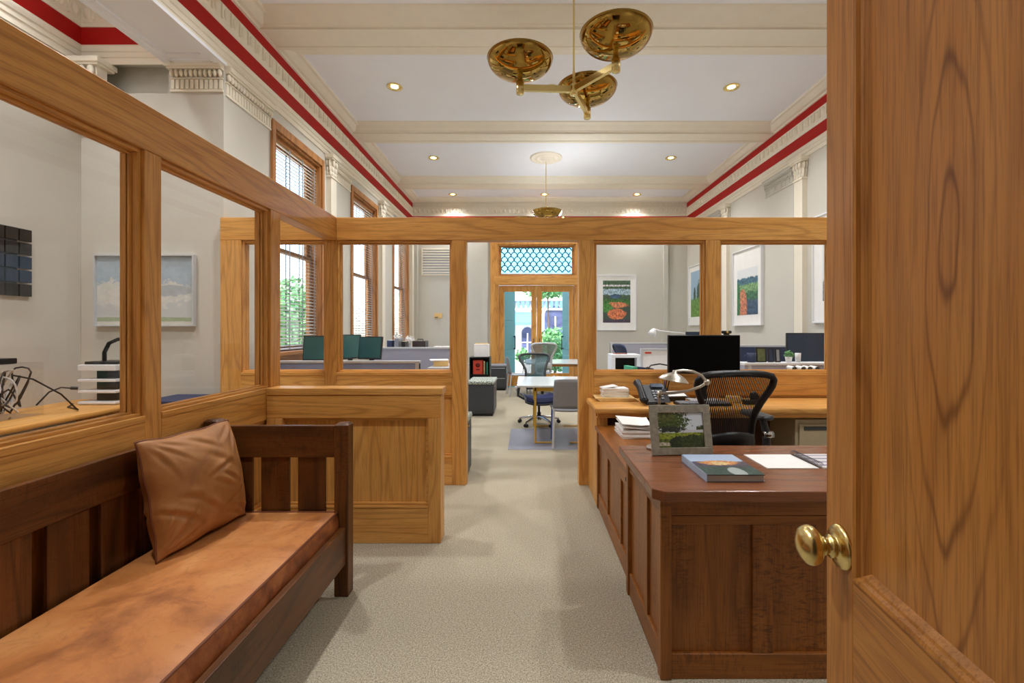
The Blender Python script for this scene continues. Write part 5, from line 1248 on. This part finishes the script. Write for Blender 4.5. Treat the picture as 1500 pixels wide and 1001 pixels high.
# ------------------------------------------------------------------ things on the reception desk
ZD = .78
P6 = picture('house_photo', rgb(206, 214, 222), [('band', rgb(200, 204, 214), .36, .50, .1, 'flat'), ('blob', rgb(58, 70, 30), .97, .48, .14, .14, .6), ('band', rgb(196, 198, 206), .40, .5, .03, 'flat'), ('blob', rgb(62, 78, 24), .25, .76, .42, .34, .9), ('blob', rgb(86, 90, 40), .1, .95, .3, .2, .9), ('blob', rgb(40, 44, 30), .3, .52, .3, .09, .8), ('band', rgb(128, 140, 40), .22, .42, .05), ('band', rgb(90, 100, 40), -.1, .24, .1), ('blob', rgb(190, 180, 160), .05, .10, .35, .05, .3), ('blob', rgb(34, 46, 20), .42, .12, .18, .2, .3), ('blob', rgb(52, 64, 28), .8, .16, .4, .2, .5)])
t = thing('photo_frame', 'silvery stone photo frame showing a tree and lawn on the reception desk', 'photo frame', (.80, 2.31, ZD), R(4))
FM = plain('mottled_pewter', rgb(150, 144, 130), .4, .3, noise=.22, nscale=40)
lean = Matrix.Rotation(R(-11), 4, 'X'); fw_, fh_, fb = .318, .255, .040
def leanbox(x0, x1, y0, y1, z0, z1):
    q = MB(); q.box(x0, x1, y0, y1, z0, z1); q.v = [tuple(lean @ Vector(p)) for p in q.v]; return q
m = MB()
for a in ((-fw_/2, fw_/2, 0, .018, 0.004, fb), (-fw_/2, fw_/2, 0, .018, fh_ - fb, fh_), (-fw_/2, -fw_/2 + fb, 0, .018, fb, fh_ - fb), (fw_/2 - fb, fw_/2, 0, .018, fb, fh_ - fb)): q = leanbox(*a); m.add(q.v, q.f)
m.build('frame', FM, t, local=True, bev=.002)
m = MB(); q = [lean @ Vector(p) for p in ((-fw_/2 + fb, .008, fb), (fw_/2 - fb, .008, fb), (fw_/2 - fb, .008, fh_ - fb), (-fw_/2 + fb, .008, fh_ - fb))]; m.quad(*q); m.build('photo', P6, t, local=True)
q = leanbox(-fw_/2 + .02, fw_/2 - .02, .018, .022, .02, fh_ - .02); q.build('backing_board', BLACK, t, local=True)
m = MB(); m.add([(-.03, .06, .18), (.03, .06, .18), (.035, .105, .001), (-.035, .105, .001)], [(0, 1, 2, 3)]); m.build('easel_leg', BLACK, t, local=True, solid=.004)
P7 = picture('book_cover_print', rgb(176, 196, 222), [('band', rgb(60, 82, 74), -.1, .42, .06), ('band', rgb(84, 76, 90), .36, .62, .1), ('blob', rgb(214, 150, 96), .5, .55, .36, .12, .5), ('blob', rgb(230, 196, 140), .5, .52, .16, .08, .5), ('blob', rgb(170, 180, 176), .6, .12, .14, .2, .2, 'flat'), ('band', rgb(180, 198, 224), .66, 1.1, .02, 'flat')], .3)
t = thing('book', 'thick hardcover book with pale blue spine lying on the reception desk', 'book', (.885, 2.06, ZD))
bx0, bx1, by0, by1 = .760, 1.003, 1.906, 2.214
m = MB(); m.box(bx0, bx1, by0, by1, ZD + .0005, ZD + .003); m.box(bx0, bx1, by0, by1, ZD + .029, ZD + .032); m.build('cover', plain('dark_book_board', rgb(40, 46, 60), .4), t)
m = MB(); m.box(bx0 - .002, bx0, by0, by1, ZD + .0005, ZD + .032); m.build('spine', plain('pale_blue_board', rgb(176, 196, 222), .4, noise=.08, nscale=12), t)
m = MB(); m.box(bx0 + .002, bx1 - .004, by0 + .004, by1 - .004, ZD + .003, ZD + .029); m.build('pages', plain('page_edges', rgb(186, 182, 178), .8, noise=.1, nscale=200), t)
m = MB(); m.quad((bx0, by0, ZD + .0324), (bx1, by0, ZD + .0324), (bx1, by1, ZD + .0324), (bx0, by1, ZD + .0324)); m.build('cover_print', P7, t)
t = thing('spiral_notebook', 'open spiral notebook with a blank left page on the reception desk', 'notebook', (1.35, 2.2, ZD))
m = MB(); m.box(1.108, 1.345, 2.087, 2.315, ZD + .0005, ZD + .005); m.build('left_page', WHITE, t)
P8 = picture('planner_page', rgb(220, 214, 214), [('band', rgb(150, 144, 160), .1, .22, .0, 'flat'), ('band', rgb(160, 152, 166), .34, .46, .0, 'flat'), ('band', rgb(150, 144, 160), .58, .7, .0, 'flat'), ('band', rgb(160, 152, 166), .82, .92, .0, 'flat')], .6)
m = MB(); m.box(1.365, 1.605, 2.087, 2.315, ZD + .0005, ZD + .007); m.quad((1.366, 2.088, ZD + .0075), (1.604, 2.088, ZD + .0075), (1.604, 2.314, ZD + .0075), (1.366, 2.314, ZD + .0075), 1); m.build('right_page', [WHITE, P8], t)
m = MB(); p = []
for k in range(22 * 8):
    a = k / 8; p.append((1.355 + .014 * math.cos(a * 2 * PI), 2.092 + a * .0100, ZD + .0165 + .014 * math.sin(a * 2 * PI)))
m.tube(p, .0012, 4); m.build('wire_spiral', DGREY, t)
t = thing('desk_lamp', 'brushed metal swing arm lamp with cone shade behind the photo frame', 'desk lamp', (.70, 2.45, ZD))
m = MB(); m.lathe([(.0001, 0), (.055, 0), (.055, .012), (.015, .02), (.012, .03)], (.705, 2.445, ZD + .0005), 24); m.build('base', BRUSHED, t)
m = MB(); m.tube([(.715, 2.445, ZD + .02), (.718, 2.445, 1.06)], .0075, 10); m.lathe([(.0001, 0), (.012, 0), (.012, .035), (.0001, .035)], (.718, 2.445, 1.055), 12); m.build('stem', BRUSHED, t)
m = MB(); m.tube([(.718, 2.445, 1.075), (.79, 2.44, 1.080), (.87, 2.43, 1.093), (.93, 2.42, 1.117), (.958, 2.415, 1.137)], .0075, 8); m.build('lower_arm', BRUSHED, t)
m = MB(); m.ball((.962, 2.415, 1.14), .017, .017, .017, 14, 10); m.build('joint', BRUSHED, t)
m = MB(); m.tube([(.958, 2.415, 1.145), (.93, 2.41, 1.178), (.885, 2.405, 1.198), (.83, 2.40, 1.205), (.79, 2.40, 1.20)], .0075, 8); m.build('upper_arm', BRUSHED, t)
m = MB(); sh = [(.078, -.035), (.060, -.016), (.035, -.002), (.014, .006), (.012, .018), (.0001, .02)]
T_ = Matrix.Rotation(R(10), 4, 'Y')
m.lathe(sh, (.785, 2.40, 1.186), 32, M=T_); m.lathe([(r_ * .97, z - .002) for r_, z in sh[::-1]], (.785, 2.40, 1.186), 32, M=T_); s_ = m.build('lamp_shade', BRUSHED, t)
m = MB(); m.obox((.80, 2.40, 1.150), .075, .05, .016, 0, 0, R(10)); m.build('lamp_holder', LGREY, s_, bev=.003)

# ------------------------------------------------------------------ light, sky, camera
w = bpy.data.worlds.new('sky'); SC.world = w; w.use_nodes = True
nt = w.node_tree; bg = nt.nodes['Background']
sk = nt.nodes.new('ShaderNodeTexSky'); sk.sky_type = 'NISHITA'; sk.sun_disc = False; sk.sun_elevation = R(48); sk.sun_rotation = R(200); sk.altitude = 50
nt.links.new(sk.outputs[0], bg.inputs[0]); bg.inputs[1].default_value = .8
sun = bpy.data.lights.new('sun', 'SUN'); sun.energy = 8.0; sun.angle = R(2); sun.color = (1, .95, .86)
so = bpy.data.objects.new('sun', sun); COL.objects.link(so); so.rotation_euler = (R(42), 0, R(-20)); so.location = (0, 0, 20)
cam = bpy.data.cameras.new('camera'); co = bpy.data.objects.new('camera', cam); COL.objects.link(co)
cam.sensor_fit = 'HORIZONTAL'; cam.sensor_width = 36; cam.lens = F / 1500 * 36
cam.shift_x = -(CX - 750) / 1500; cam.shift_y = -(500.5 - CY) / 1500
co.location = (0, 0, CZ); co.rotation_euler = (R(90), 0, 0); cam.clip_start = .02; cam.clip_end = 200
SC.camera = co
vs = SC.view_settings; vs.view_transform = 'Standard'; vs.look = 'None'; vs.gamma = 1.0; vs.exposure = 0.2; vs.use_curve_mapping = False
cy = SC.cycles; cy.max_bounces = 10; cy.diffuse_bounces = 5; cy.glossy_bounces = 5; cy.transparent_max_bounces = 24; cy.use_denoising = True; cy.sample_clamp_indirect = 6
